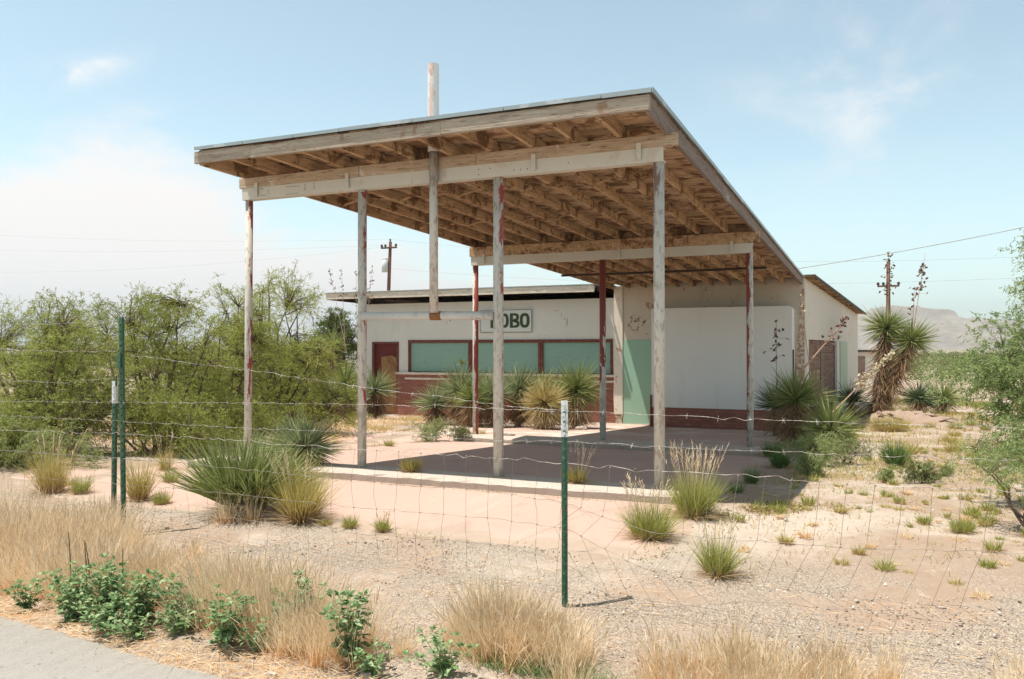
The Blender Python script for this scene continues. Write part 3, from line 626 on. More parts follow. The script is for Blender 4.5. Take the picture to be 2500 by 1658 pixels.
# cracks / marks on the left wing wall
b=MB(); RYk=RY; RY=WY
for a in ((-1.45,2.2,.012,.10,.25),(-1.30,1.98,.012,.16,-.05),(-1.36,2.12,.02,.04,.4),(-1.6,2.35,.08,.008,.1),(-5.0,2.05,.06,.012,-.8),(-4.9,2.12,.03,.02,.2),(-5.9,2.22,.08,.014,.1),(-3.95,2.1,.03,.015,.5),(-2.1,1.7,.018,.015,0),(-1.95,1.66,.01,.02,0),(-.62,2.0,.02,.015,0),(-6.1,2.4,.012,.012,0)): shard(*a)
RY=RYk
each(b,'wall_crack','rafter_wood',bld)
# side wall: slightly out of square, seen obliquely, roof falling to the rear
A=Vector((4.812,13.9)); B=Vector((5.78,24.9)); dv=B-A
def sp(t,off=0): n=Vector((dv.y,-dv.x)).normalized(); p=A+dv*t+n*off; return (p.x,p.y)
def seg(b,t0,t1,z0,z1a,z1b,off0,off1):
    a=sp(t0,off0); c=sp(t1,off0); d_=sp(t1,off1); e=sp(t0,off1)
    b.hexa([(*a,z0),(*c,z0),(*d_,z0),(*e,z0),(*a,z1a),(*c,z1b),(*d_,z1b),(*e,z1a)])
tz=lambda t:3.03-.50*t
b=MB(); seg(b,.018,.035,-.9,tz(.018),tz(.035),0,-.2); seg(b,.035,.52,1.53,tz(.035),tz(.52),0,-.2); seg(b,.52,1,-.9,tz(.52),tz(1),0,-.2); seg(b,.035,.52,-.9,-.55,-.55,0,-.2)
b.box(-.0+.31,5.6,24.7,24.9,-.9,2.45)
b.build('side_wall','stucco_side',bld)
b=MB(); t=.036
pl_=[.036,.12,.20,.275,.34,.40,.455,.505]
zz=1.5
rr=random.Random(2)
z=-.2
while z<1.5:
    h=rr.choice([.17,.2,.24]); 
    seg(b,.04,.27,z,min(z+h-.008,1.51),min(z+h-.008,1.51),-.06+rr.uniform(-.01,.01),-.09); 
    z+=h
z=-.15
while z<1.5:
    h=rr.choice([.15,.2,.3]); seg(b,.275,.515,z,min(z+h-.008,1.51),min(z+h-.008,1.51),-.05+rr.uniform(-.01,.01),-.08); z+=h
b.build('boarded_opening','brown_boards',bld)
b=MB(); seg(b,.262,.285,-.5,1.5,1.5,-.035,-.05); b.build('board_batten','grey_fascia',bld)
b=MB(); seg(b,.03,.05,-.6,1.53,1.53,.02,-.03); seg(b,.49,.545,-.62,1.53,1.53,.035,-.03); each(b,'door_jamb','white_board',bld)
b=MB(); seg(b,.55,.56,-.62,1.53,1.53,.03,.001); b.build('dark_jamb','dark_steel',bld)
b=MB(); seg(b,.56,.73,-.62,1.53,1.53,.012,.001); b.build('side_door','pale_green',bld)
b=MB(); seg(b,.02,.9,-.02+.0,0,0,0,0) if False else None
# shed roof over the rear of the right wing
def rp(t,off,z): q=sp(t,off); return (q[0],q[1],z)
b=MB(); N_=10
for i in range(N_):
    t0=.012+i*(1.028)/N_; t1=.012+(i+1)*1.028/N_; za=tz(t0)+.035; zb=tz(t1)+.035
    b.hexa([(.1,rp(t0,0,0)[1],za),rp(t0,.235,za),rp(t1,.235+.0,zb),(.1,rp(t1,0,0)[1],zb),(.1,rp(t0,0,0)[1],za+.02),rp(t0,.235,za+.02),rp(t1,.235,zb+.02),(.1,rp(t1,0,0)[1],zb+.02)])
b.build('shed_roof_planks','plank_wood',bld)
b=MB()
for i in range(N_):
    t0=.008+i*(1.036)/N_; t1=.008+(i+1)*1.036/N_; za=tz(t0)+.058; zb=tz(t1)+.058
    b.hexa([(.1,rp(t0,0,0)[1],za),rp(t0,.25,za),rp(t1,.25,zb),(.1,rp(t1,0,0)[1],zb),(.1,rp(t0,0,0)[1],za+.016),rp(t0,.25,za+.016),rp(t1,.25,zb+.016),(.1,rp(t1,0,0)[1],zb+.016)])
b.build('shed_roof_sheet','roof_metal',bld)
b=MB(); 
for i in range(8):
    t0=.012+i*(1.02)/8; t1=.012+(i+1)*1.02/8-.003; za=tz(t0)-.01; zb=tz(t1)-.01
    b.hexa([rp(t0,.237,za),rp(t0,.249,za),rp(t1,.249,zb),rp(t1,.237,zb),rp(t0,.237,za+.066),rp(t0,.249,za+.066),rp(t1,.249,zb+.066),rp(t1,.237,zb+.066)])
b.build('shed_roof_edge','dark_steel',bld)
b=MB()
for i in range(12):
    t=.05+i*.08; za=tz(t)-.03; b.hexa([rp(t,-.1,za),rp(t,.23,za),rp(t+.003,.23,za),rp(t+.003,-.1,za),rp(t,-.1,za+.062),rp(t,.23,za+.062),rp(t+.003,.23,za+.062),rp(t+.003,-.1,za+.062)])
each(b,'lookout_rafter','rafter_wood',bld)

# ------------------------------------------------------------------ LOBO sign
sg=thing('wall_sign','white rectangular board with bold green letters on the wall above the windows','sign',(-3.1,13.98,1.75))
MB().box(-3.90,-2.32,13.955,13.985,1.765,2.395).build('sign_board','sign_white',sg,bevel=.003)
b=MB(); b.box(-3.90,-2.32,13.950,13.9545,1.765,1.775); b.box(-3.90,-2.32,13.950,13.9545,2.385,2.395); b.box(-2.33,-2.32,13.950,13.9545,1.776,2.384); b.box(-3.90,-3.89,13.950,13.9545,1.776,2.384); b.build('sign_rim','dark_steel',sg)
b=MB(); ya,yb=13.946,13.9545
def ring(cx,cz,rx,rz,tx,tzk,a0=0,a1=2*math.pi,n=28,hx=0):
    for i in range(n):
        t0=a0+(a1-a0)*i/n; t1=a0+(a1-a0)*(i+1)/n
        def P(t,ax,az): return (cx+math.copysign(abs(math.cos(t))**.75,math.cos(t))*ax,cz+math.copysign(abs(math.sin(t))**.75,math.sin(t))*az)
        q=[P(t0,rx,rz),P(t1,rx,rz),P(t1,rx-tx,rz-tzk),P(t0,rx-tx,rz-tzk)]
        b.add([(x,ya,z) for x,z in q]+[(x,yb,z) for x,z in q],[(0,1,2,3),(7,6,5,4),(0,4,5,1),(1,5,6,2),(2,6,7,3),(3,7,4,0)])
z0,z1=1.89,2.295; zc=(z0+z1)/2; hz=(z1-z0)/2
b.box(-3.58,-3.49,ya,yb,z0,z1); b.box(-3.489,-3.33,ya,yb,z0,z0+.085)
ring(-3.16,zc,.145,hz,.085,.075); ring(-2.53,zc,.145,hz,.085,.075)
b.box(-2.98,-2.89,ya,yb,z0,z1)
ring(-2.86,zc+hz/2-.008,.155,hz/2+.008,.08,.062,-math.pi/2,math.pi/2,16); ring(-2.855,zc-hz/2+.006,.17,hz/2+.006,.085,.066,-math.pi/2,math.pi/2,16)
for zz_ in (z0,zc-.031,z1-.062): b.box(-2.89,-2.86,ya-.0006,yb,zz_+.001,zz_+.061)
b.build('lettering','sign_green',sg)
for o_ in list(sg.children):
    if o_.name.startswith('lettering'): o_['label']='bold dark green letters reading LOBO'
# ------------------------------------------------------------------ vegetation builders
def cone_dirs(rng,n,lo,hi,az0=0,az1=2*math.pi):
    """directions with elevation between lo and hi (radians), uniform over the sphere band"""
    z=rng.uniform(math.sin(lo),math.sin(hi),n); a=rng.uniform(az0,az1,n); c=np.sqrt(np.clip(1-z*z,0,1)); return np.stack([c*np.cos(a),c*np.sin(a),z],-1)
def yucca(label,x,y,h,r,seed,leafm='yucca_leaf',n=420,skirt=.5,lo=-.35,hi=1.57,lean=(0,0),wid=.012,group='yuccas around the station',heads=None,z=None,sk='dead_leaf',stem=True,basew=0,skl=1,pull=.25):
    """h = height of the top of the rosette over the ground, r = leaf length; heads = list of (dx,dy,h,r) for several rosettes"""
    rg=np.random.default_rng(seed); z0=T(x,y) if z is None else z
    t=thing('yucca',label,'yucca',(x,y,z0),group)
    hs=heads or [(0,0,h,r)]; L=[];S=[]; mb=MB()
    for dx,dy,hh,rr in hs:
        c=np.array([dx+lean[0],dy+lean[1],max(hh-rr*.97,.02)]); nn=int(n)
        D=cone_dirs(rg,nn,lo,hi); D=D+np.array([lean[0],lean[1],0])*.6; 
        B=np.repeat(c[None],nn,0)+nrm(D)*rr*.04+rg.normal(size=(nn,3))*rr*.02
        aa=np.arctan2(D[:,1],D[:,0]); ph=rg.uniform(0,6.28,4)
        if basew: B=B+np.stack([np.cos(aa),np.sin(aa),np.zeros(nn)],-1)*(rg.random(nn)*basew)[:,None]
        lump=1+.10*np.sin(2*aa+ph[0])+.08*np.sin(5*aa+ph[1])+.06*np.sin(9*aa+ph[2]); D=D+nrm(rg.normal(size=3))*.10+rg.normal(size=(nn,3))*.03
        ln=rr*rg.uniform(.62,1.08,nn)*lump*(1-.12*(nrm(D)[:,2]<0)); L.append((blades(rg,B,D,ln,wid*rg.uniform(.7,1.2,nn),rg.uniform(-.02,.10,nn),2,3),0))
        if skirt>0:
            m=int(n*skirt); D=cone_dirs(rg,m,-1.45,-.25); B=np.repeat(c[None],m,0)+np.stack([rg.normal(size=m)*rr*.05,rg.normal(size=m)*rr*.05,-rg.uniform(0,1,m)*max(c[2]-rr*.35,0.01)],-1)
            B[:,:2]-=(1-np.clip(B[:,2]/max(c[2],.05),0,1))[:,None]*np.array([dx,dy])*pull
            ln=np.minimum(skl*rr*rg.uniform(.4,.9,m),np.maximum((B[:,2])/np.maximum(-nrm(D)[:,2],.25),.05)); S.append((blades(rg,B,D,ln,wid*rg.uniform(.7,1.2,m),.12,2,3),0))
        if stem and c[2]>.12: mb.tube([(x+dx*.3,y+dy*.3,z0-.05),(x+dx,y+dy,z0+c[2]*.5),(x+c[0],y+c[1],z0+c[2])],[.06,.055,.05],8)
    bmesh_obj('leaves',L,[leafm],t)
    if S: bmesh_obj('dead_leaves',S,[sk],t)
    if mb.v: mb.build('trunk','bark',t)
    return t
def stalk(t,P0,P1,podn,seed,stem='stalk_pink',m='pod',span=(.45,1),spread=.14,size=.028,r=.011,bend=.04):
    """a flower stalk with dry seed pods, P0 and P1 in world coordinates"""
    rg=np.random.default_rng(seed); o=np.array(parent_world(t)); P0=np.array(P0,float)-o; P1=np.array(P1,float)-o; d=P1-P0
    mb=MB(); pts=[P0+d*k+np.array([0,0,1])*bend*math.sin(math.pi*k)*np.linalg.norm(d) for k in np.linspace(0,1,7)]
    mb.tube([tuple(p+o) for p in pts],[r*(1-.7*k) for k in np.linspace(0,1,7)],6)
    L=[]; V=[];F=[];v=[];s=[];k=0
    for i in range(podn):
        u=span[0]+(span[1]-span[0])*rg.random(); p=P0+d*u+np.array([0,0,1])*bend*math.sin(math.pi*u)*np.linalg.norm(d); sp_=spread*(1.15-.75*(u-span[0])/(span[1]-span[0]+1e-6))
        q=p+rg.normal(size=3)*sp_*np.array([.6,.6,.35]); mb.tube([tuple(p+o),tuple((p+q)/2+o+[0,0,-.006]),tuple(q+o)],.0028,3,False)
        a=size*rg.uniform(.55,.8); bb=size*rg.uniform(.8,1.25); Rm=nrm(rg.normal(size=(3,3)))
        for z_,w_ in ((-1,.35),(-.4,1),(.45,.95),(1,.3)):
            for j in range(6): th=j*math.pi/3; V.append(q+Rm[0]*a*w_*math.cos(th)+Rm[1]*a*w_*math.sin(th)+Rm[2]*bb*z_)
        for zz in range(3):
            for j in range(6): F.append((k+zz*6+j,k+zz*6+(j+1)%6,k+zz*6+6+(j+1)%6,k+zz*6+6+j))
        F+= [(k,k+1,k+2,k+5),(k+5,k+2,k+3,k+4),(k+18,k+19,k+20,k+23),(k+23,k+20,k+21,k+22)]
        v+=[rg.random()]*24; k+=24
    st=mb.build('flower_stalk',stem,t)
    if F: link('seed_pods',npmesh('seed_pods',np.array(V),np.array(F),[m],None,np.array(v),np.zeros(len(v))),st,(0,0,0))
    return st
def clump(label,x,y,h,w_,seed,m='grass_green',n=420,seeds=0,group='grass clumps',cat='grass clump',wid=.0042,up=.9,base=None,z=None,seedh=1.5):
    rg=np.random.default_rng(seed); z0=T(x,y) if z is None else z
    t=thing('grass_clump',label,cat,(x,y,z0-.005),group)
    a=rg.uniform(0,2*math.pi,n); rad=np.sqrt(rg.random(n))*w_*.22; B=np.stack([rad*np.cos(a),rad*np.sin(a),np.zeros(n)],-1)
    out=rg.uniform(.05,1,n)*(w_*.5-rad*.6)/max(h,.02); D=np.stack([np.cos(a)*out,np.sin(a)*out,np.full(n,up)],-1)+rg.normal(size=(n,3))*.13+rg.normal(size=(9,3))[rg.integers(0,9,n)]*[.16,.16,0]
    ln=h*rg.uniform(.45,1.05,n)*(1-.25*np.clip(out*w_,0,1)); L=[(blades(rg,B,D,ln,wid*rg.uniform(.5,1.15,n),rg.uniform(0,.42,n)**1.0,3,2),0)]
    m2=int(n*.22); a=rg.uniform(0,2*math.pi,m2); B2=np.stack([np.cos(a)*w_*.2,np.sin(a)*w_*.2,np.full(m2,.01)],-1)*rg.random((m2,1)); D2=np.stack([np.cos(a),np.sin(a),rg.uniform(.1,.7,m2)],-1)
    L.append((blades(rg,B2,D2,h*rg.uniform(.25,.5,m2)+w_*.15,wid*.9,.25,3,2),1))
    bmesh_obj('blades',L,[m,base or 'pale_dead_leaf'],t)
    if seeds:
        a=rg.uniform(0,2*math.pi,seeds); o=rg.uniform(.05,.42,seeds); D=np.stack([np.cos(a)*o,np.sin(a)*o,np.ones(seeds)],-1); ln=h*rg.uniform(.75*seedh,seedh,seeds); B=np.stack([np.cos(a)*w_*.1,np.sin(a)*w_*.1,np.zeros(seeds)],-1)
        P=[(blades(rg,B,D,ln,.0028,.08,4,9),0)]
        e=B+nrm(D)*ln[:,None]; e[:,2]-=.08*ln
        k=6
        for q in range(k): 
            f=.74+.26*q/k; c=B+nrm(D)*(ln*f)[:,None]; c[:,2]-=.08*ln*f*f; P.append((blades(rg,c,D+rg.normal(size=(seeds,3))*.25,np.full(seeds,h*.10),.0075,.1,1,2),0))
        bmesh_obj('seed_stalks',P,['seed_head'],t)
    return t
def shrub_mesh(rg,blobs,nt,leafn,leafl,leafw,base=(0,0,0),limbs=7,twig=True,droop=.25,spr=.16,fill=.55,trunkr=.05):
    """blobs = [(cx,cy,cz,rx,ry,rz,weight)]; returns (leaf parts, MB of wood in local coordinates)"""
    W_=np.array([b[6] for b in blobs]); W_=W_/W_.sum(); ch=rg.choice(len(blobs),nt,p=W_); C_=np.array([b[:3] for b in blobs])[ch]; Rr=np.array([b[3:6] for b in blobs])[ch]
    per_c=9; nc=max(6,nt//per_c); chc=rg.choice(len(blobs),nc,p=W_); Cc=np.array([b[:3] for b in blobs])[chc]; Rc=np.array([b[3:6] for b in blobs])[chc]
    D=nrm(rg.normal(size=(nc,3))); rad=rg.random(nc)**.55*rg.uniform(.8,1.18,nc); K=Cc+D*Rc*rad[:,None]
    pick=rg.integers(0,nc,nt); sg=spr*1.05; P=K[pick]+rg.normal(size=(nt,3))*sg*[1,1,.7]; C_=Cc[pick]; ctone=rg.random(nc)[pick]
    ok=P[:,2]>.03; P=P[ok]; C_=C_[ok]; ctone=ctone[ok]; nt=len(P)
    mb=MB(); base=np.array(base,float)
    nodes=[]
    for b in blobs:
        c=np.array(b[:3]); k=max(2,int(limbs*b[6]/sum(q[6] for q in blobs)*1.0+1))
        for i in range(k):
            e=c+nrm(rg.normal(size=3))*np.array(b[3:6])*.40; e[2]=max(e[2],.15); mid=base+(e-base)*.45+rg.normal(size=3)*.12*np.linalg.norm(e-base)*np.array([1,1,.4]); 
            pts=[base+rg.normal(size=3)*[.06,.06,0]]; 
            for t in np.linspace(.2,1,6): pts.append((1-t)**2*base+2*t*(1-t)*mid+t*t*e+rg.normal(size=3)*.02)
            L=np.linalg.norm(e-base); mb.tube(pts,[trunkr*(1-.82*q) for q in np.linspace(0,1,7)],6); nodes+=pts[2:]
    nodes=np.array(nodes)
    if twig:
        for i in rg.permutation(nt)[:int(nt*.6)]:
            p=P[i]; j=np.argmin(((nodes-p)**2).sum(1)); q=nodes[j]; mid=(p+q)/2+rg.normal(size=3)*.06*np.linalg.norm(p-q)+[0,0,.04]; mb.tube([q,mid,p],[trunkr*.16,trunkr*.11,trunkr*.05],3,False)
    k=max(1,leafn//8); per=8
    SD=nrm(nrm(P-C_)[:,None]*.6+rg.normal(size=(nt,k,3))*.8+[0,0,.25]); SD=SD.reshape(-1,3)
    SB=np.repeat(P,k,0); SL=spr*rg.uniform(.5,1.2,len(SB))
    u=np.linspace(.12,1,per)[None,:,None]; Q=SB[:,None]+SD[:,None]*SL[:,None,None]*u; Q[...,2]-=droop*SL[:,None]*(u[...,0]**2)
    Q=Q.reshape(-1,3); LD=nrm(np.repeat(SD,per,0)*.5+rg.normal(size=Q.shape)*.8); tone=np.clip(np.repeat(ctone,k*per)*.5+rg.random(len(Q))*.5,0,1)
    ln=leafl*rg.uniform(.6,1.25,len(Q))
    return [(blades(rg,Q,LD,ln,leafw*rg.uniform(.7,1.2,len(Q)),.15,1,2,None,tone),0)],mb
def tree(name,label,cat,x,y,blobs,seed,m,nt=420,leafn=40,leafl=.05,leafw=.014,group=None,limbs=7,trunkr=.05,droop=.25,spr=.16,fill=.55,z=None):
    rg=np.random.default_rng(seed); z0=T(x,y) if z is None else z; t=thing(name,label,cat,(x,y,z0),group)
    L,mb=shrub_mesh(rg,blobs,nt,leafn,leafl,leafw,(0,0,-.03),limbs,True,droop,spr,fill,trunkr)
    bmesh_obj('crown',L,[m],t)
    me=bpy.data.meshes.new('trunk'); me.from_pydata(mb.v,[],mb.f); me.materials.append(MT['bark']); link('trunk',me,t)
    return t
# ------------------------------------------------------------------ yuccas
yucca('big fan-shaped yucca in front of the thin left post, nearest the camera',1.62,-1.82,.68,.60,21,'yucca_leaf',700,.10,.42,1.5,wid=.013,group=None,sk='pale_dead_leaf',basew=.11,heads=[(-.04,0,.68,.62),(.12,.08,.62,.56)])
yucca('grey-green yucca just behind the big fan-shaped one, with a brown skirt',.85,.0,.70,.50,22,'yucca_blue',520,.7,-.2,1.5,wid=.012,group=None,heads=[(0,0,.70,.48),(-.22,.12,.62,.42)],sk='dead_leaf')
yucca('small pale yucca left of the thin post, behind the big fan-shaped one',-.55,.75,.42,.32,23,'yucca_blue',260,.3,wid=.01,group=None)
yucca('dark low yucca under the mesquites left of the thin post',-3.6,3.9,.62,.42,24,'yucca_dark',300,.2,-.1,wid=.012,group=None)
yucca('pale yucca left of the second post',-5.88,9.25,1.05,.55,25,'yucca_blue',380,.6,wid=.016,group='yuccas left of the station',heads=[(0,0,1.05,.55),(-.45,.35,1.2,.5)])
yucca('yellow-green yucca seen right beside the second post, left side',-6.55,11.2,1.62,.72,26,'yucca_leaf',460,1.0,wid=.018,group='yuccas left of the station',heads=[(0,0,1.62,.72),(.35,-.4,1.15,.6)])
yucca('yucca in front of the door with a thick brown skirt',-5.95,11.7,1.42,.68,27,'yucca_blue',460,1.4,wid=.018,group='yuccas left of the station')
yucca('far small yucca at the left edge of the yucca row',-13.2,19,1.5,.75,28,'yucca_blue',240,.8,wid=.03,group='yuccas left of the station')
yucca('distant yucca between the mesquites and the round juniper',-24,31,1.9,.85,29,'yucca_leaf',220,.8,wid=.04,group='yuccas left of the station')
yucca('distant dark yucca with a brown skirt on the horizon left of the juniper',-20.5,26.5,2.9,.95,30,'yucca_dark',260,1.0,wid=.04,group='yuccas left of the station',heads=[(0,0,2.9,.95),(-1.2,.4,2.7,.8)])
gW='yuccas in front of the boarded windows'
yucca('grey-green yucca below the left window, leftmost of the row',-3.35,10.4,1.12,.66,31,'yucca_blue',480,.8,wid=.017,group=gW)
yucca('tall grey-green yucca below the left window, behind its neighbours',-2.62,10.3,1.55,.74,32,'yucca_blue',560,1.3,wid=.017,group=gW,heads=[(0,0,1.55,.74),(.25,.3,1.4,.6)])
yucca('grass-green yucca right in front of the rear left post',-2.02,9.7,1.22,.62,33,'yucca_leaf',480,1.1,wid=.016,group=gW)
yucca('bushy yucca between the rear left post and the third front post',-1.62,10.0,1.38,.64,34,'yucca_blue',520,1.4,wid=.016,group=gW)
yucca('dark-based yucca right of the third front post',-1.25,10.6,1.55,.70,35,'yucca_blue',540,1.3,wid=.017,group=gW)
yucca('pale yucca standing close to the wall between the middle and right windows',-1.35,12.3,1.55,.70,36,'yucca_leaf',420,.9,wid=.018,group=gW)
yucca('yellow dried yucca spreading straw-coloured leaves to the ground',-.40,10.1,1.30,.74,37,'yucca_yellow',900,.9,-.95,wid=.015,group=gW,sk='pale_dead_leaf')
yucca('tall yellow-green yucca below the right window, rightmost of the row',.02,11.0,1.66,.80,38,'yucca_leaf',860,1.2,-.75,wid=.015,group=gW,sk='pale_dead_leaf')
t=yucca('slim young yucca holding a small rosette high on a thin stem before the left window',-2.39,9.9,1.62,.16,39,'yucca_leaf',80,.6,-.2,wid=.012,group=gW,stem=False)
MB().tube([(-2.39,9.9,T(0,9.9)),(-2.40,9.9,.4),(-2.40,9.9,1.0)],.014,6).build('flower_stalk','stalk_green',t)
gR='yuccas at the right corner of the canopy'
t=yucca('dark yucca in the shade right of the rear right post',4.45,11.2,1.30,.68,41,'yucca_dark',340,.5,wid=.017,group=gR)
stalk(t,(4.74,8.6,.45),(4.80,8.2,1.80),26,1,'stalk_green','pod',(.42,1),.15,.030,.008,0)
t=yucca('large yucca with a hanging brown skirt at the right corner of the canopy shadow',5.12,8.2,1.50,.72,42,'yucca_leaf',520,1.8,-.30,wid=.016,group=gR,heads=[(0,0,1.50,.72)])
stalk(t,(5.25,8.2,.95),(5.98,8.1,1.84),34,2,'stalk_pink','pod',(.5,1),.13,.030,.017,.0)
stalk(t,(5.33,9.0,.6),(5.13,9.1,2.32),12,3,'stalk_pink','cream_flower',(.72,1),.06,.022,.011,0)
t=yucca('large spreading yucca leaning right, on the sunny side of the corner',5.62,6.9,.98,.66,43,'yucca_leaf',480,.8,-.35,lean=(.14,-.08),wid=.016,group=gR,sk='dead_leaf')
stalk(t,(5.78,6.8,.28),(6.66,6.8,1.26),90,4,'stalk_pink','cream_flower',(.42,1),.10,.026,.016,.0)
yucca('small dark yucca below the tall yucca, beside the side wall',5.75,17.6,1.15,.65,44,'yucca_dark',300,.4,-.1,wid=.02,group=gR)
t=yucca('tall tree yucca with two green heads over long brown skirts, right of the building',6.4,18.4,3.1,.66,45,'yucca_leaf',640,1.5,-.8,wid=.021,group=None,skl=1.0,pull=1.1,heads=[(.27,.1,3.30,.76),(.90,-.05,2.90,.72)],stem=False)
MB().tube([(6.35,18.4,-.8),(6.45,18.4,.4),(6.60,18.4,1.2),(6.67,18.5,1.85)],[.13,.12,.10,.07],8).tube([(6.45,18.4,.0),(6.8,18.4,.6),(7.25,18.4,1.42)],[.1,.09,.06],8).build('trunk','bark',t)
stalk(t,(6.69,18.5,1.7),(6.74,18.5,4.02),60,5,'stalk_pink','pod',(.52,1),.17,.035,.016,0)
stalk(t,(7.27,18.4,1.35),(7.66,18.4,3.95),44,6,'stalk_pink','pod',(.55,.88),.16,.042,.013,0)
stalk(t,(7.27,18.4,1.35),(7.40,18.4,3.0),12,7,'stalk_pink','pod',(.6,1),.12,.04,.012,0)
stalk(t,(6.6,18.3,1.6),(6.05,18.3,2.55),0,8,'stalk_pink'); stalk(t,(7.4,18.4,1.2),(8.1,18.4,2.0),2,9,'stalk_pink')
yucca('round dark-centred yucca right of the tall yucca, left one of the pair',7.58,21.2,1.25,.80,46,'yucca_dark',420,.35,-.5,wid=.018,group='pair of round yuccas on the right')
yucca('round spiky yucca right of the tall yucca, right one of the pair',8.30,21.6,1.20,.78,47,'yucca_leaf',420,.35,-.6,wid=.018,group='pair of round yuccas on the right')
t=yucca('yucca clump with several tall seed stalks behind the left end of the station roof',-7.6,12.6,1.55,.75,48,'yucca_leaf',420,.9,wid=.018,group='yuccas left of the station',heads=[(0,0,1.5,.7),(-.5,.1,2.55,.55)])
for k,(a,b_,n_) in enumerate([((-7.65,12.8,1.2),(-8.42,13,3.70),26),((-7.7,12.8,1.2),(-7.98,13,3.68),20),((-6.95,12.6,.6),(-6.92,13,3.72),46),((-7.2,12.7,.8),(-7.48,13,3.66),30),((-7.8,12.4,.8),(-7.9,12.6,2.4),10),((-8.2,12.4,.6),(-8.75,12.5,2.6),30)]): stalk(t,a,b_,n_,50+k,'stalk_green' if k>2 else 'stalk_pink','pod',(.62,1),.10,.024,.010,0)
# ------------------------------------------------------------------ grass clumps and small plants
C=clump
C('tall straw-green grass clump left of the fence posts',-.68,-1.8,.60,.44,61,'grass_yellow',560,10,base='pale_dead_leaf',seedh=1.2)
C('short green tuft at the right foot of the tall straw-green clump',-.37,-1.74,.27,.27,62,'grass_green',300)
C('tall green grass clump just right of the fence posts',.42,-1.78,.52,.30,63,'grass_yellow',480,0,seedh=1.1)
C('small rounded green grass tuft between the fence posts and the big yucca',.73,-1.81,.19,.23,64,'grass_green',320)
C('sparse yellow-green clump on the pavement edge left of the big yucca',-.62,-.5,.36,.26,65,'grass_yellow',220,6)
C('tall yellow grass clump against the right side of the big yucca',2.28,-1.88,.60,.42,66,'grass_yellow',1000,14,seedh=1.1,wid=.005)
C('tiny grass tuft on the pavement edge, left of two green tufts',2.54,-1.91,.09,.17,67,'grass_yellow',150)
C('bright green tuft on the pavement edge, left one of two',2.77,-1.91,.14,.17,68,'grass_green',240)
C('green tuft on the pavement edge, right one of two',3.07,-1.92,.16,.17,69,'grass_green',240,6,seedh=1.2)
C('straw-based grass tuft growing on the front island between the second and third posts',2.17,-.02,.20,.28,70,'grass_yellow',620,z=.075,wid=.005)
C('grass tuft with arching seed heads on the front island left of the corner post',3.93,.0,.21,.28,71,'grass_yellow',520,16,z=.075,seedh=2.0,wid=.005)
C('full green grass clump on the pavement corner in front of the corner post',4.97,-1.42,.40,.44,72,'grass_green',900,24,seedh=1.3)
C('tall grass clump with brown seed stalks right of the corner post',5.12,-.66,.50,.42,73,'grass_green',1150,44,seedh=1.36,wid=.0046)
C('stiff green grass clump with a dry base standing alone on the gravel',5.56,-2.1,.34,.26,74,'grass_green',620,14,seedh=1.15)
C('dark green weed in the canopy shadow beside the tall seeded clump',5.25,1.6,.28,.26,75,'grass_dark_shade',240)
C('small dark tuft in the canopy shadow near its right corner',5.24,.7,.16,.22,76,'grass_dark_shade',160)
C('dark leafy growth in the shade below the corner yuccas',5.32,3.6,.34,.36,77,'grass_dark_shade',420,wid=.007)
C('dense shaded growth at the foot of the skirted yucca',5.05,5.2,.36,.4,78,'grass_dark_shade',400,wid=.007)
rgx=np.random.default_rng(8)
def bush(label,x,y,h,w_,seed,m,nt=110,leafn=24,cat='shrub',group='low desert shrubs',up=0):
    t=tree('desert_shrub',label,cat,x,y,[(0,0,h*.52,w_*.5,w_*.5,h*.45,1),(w_*.15,0,h*.6,w_*.3,w_*.3,h*.36,.6)],seed,m,nt,leafn,.028,.007,group,5,.008,.05,h*.22,.35)
    return t
bush('pale feathery shrub at the sunny foot of the corner yuccas, largest of the low shrubs',5.72,4.2,.44,.62,81,'bluish_shrub',260,40)
bush('yellowish low shrub right of the pale feathery one',6.05,4.7,.36,.6,82,'scrub_leaf',200,32)
bush('rounded pale shrub in front of the feathery one',5.72,2.7,.24,.34,83,'bluish_shrub',140,32)
C('dark upright bushy plant with stiff stems standing alone on the sand',6.65,4.67,.46,.40,84,'grass_dark_shade',420,0,'upright plants','plant',.009)
bush('small grey-green shrub left of the rounded one on the sand',6.51,2.51,.15,.2,85,'bluish_shrub',70,24)
bush('rounded green shrub on the sand in front of the dark upright plant',6.88,2.58,.24,.30,86,'scrub_leaf',150,32)
bush('tiny shrub on the sand right of the rounded green one',7.16,3.57,.12,.15,87,'bluish_shrub',50,24)
C('low green grass tuft on the sand near the right mesquite',7.0,-.45,.17,.26,88,'grass_green',420,0)
C('small green tuft in the right foreground sand',7.06,-1.37,.10,.14,89,'grass_green',240,0)
bush('soft green weed left of the rear island',-.45,4.95,.34,.75,90,'bluish_shrub',220,36,'weed','weeds in the pavement joints')
bush('yellow-green weed touching the left end of the rear island',-.02,5.2,.26,.34,91,'scrub_leaf',120,32,'weed','weeds in the pavement joints')
C('bright little tuft in the pavement joint right of the second post',-.32,3.5,.19,.22,92,'grass_green',200,0)
C('yellow-green tuft left of the second post below the yuccas',-4.05,7.8,.46,.36,93,'grass_green',300,0)
C('pale tuft on the rear island beside the rear left post',.35,5.95,.2,.4,94,'grass_yellow',260,0)
C('pale tuft in front of the yuccas below the left window',-.6,7.2,.22,.4,95,'grass_yellow',220,0)
C('leafy weed on the pavement edge, left of the fence posts and close to them',-.02,-1.0,.24,.26,96,'grass_green',220,4)
C('low tuft on the side slab at the left',-.9,-1.5,.16,.34,97,'grass_yellow',200,0)
C('dry weed at the foot of the brick base near the door',-4.3,13.3,.38,.55,98,'grass_green',200,0)
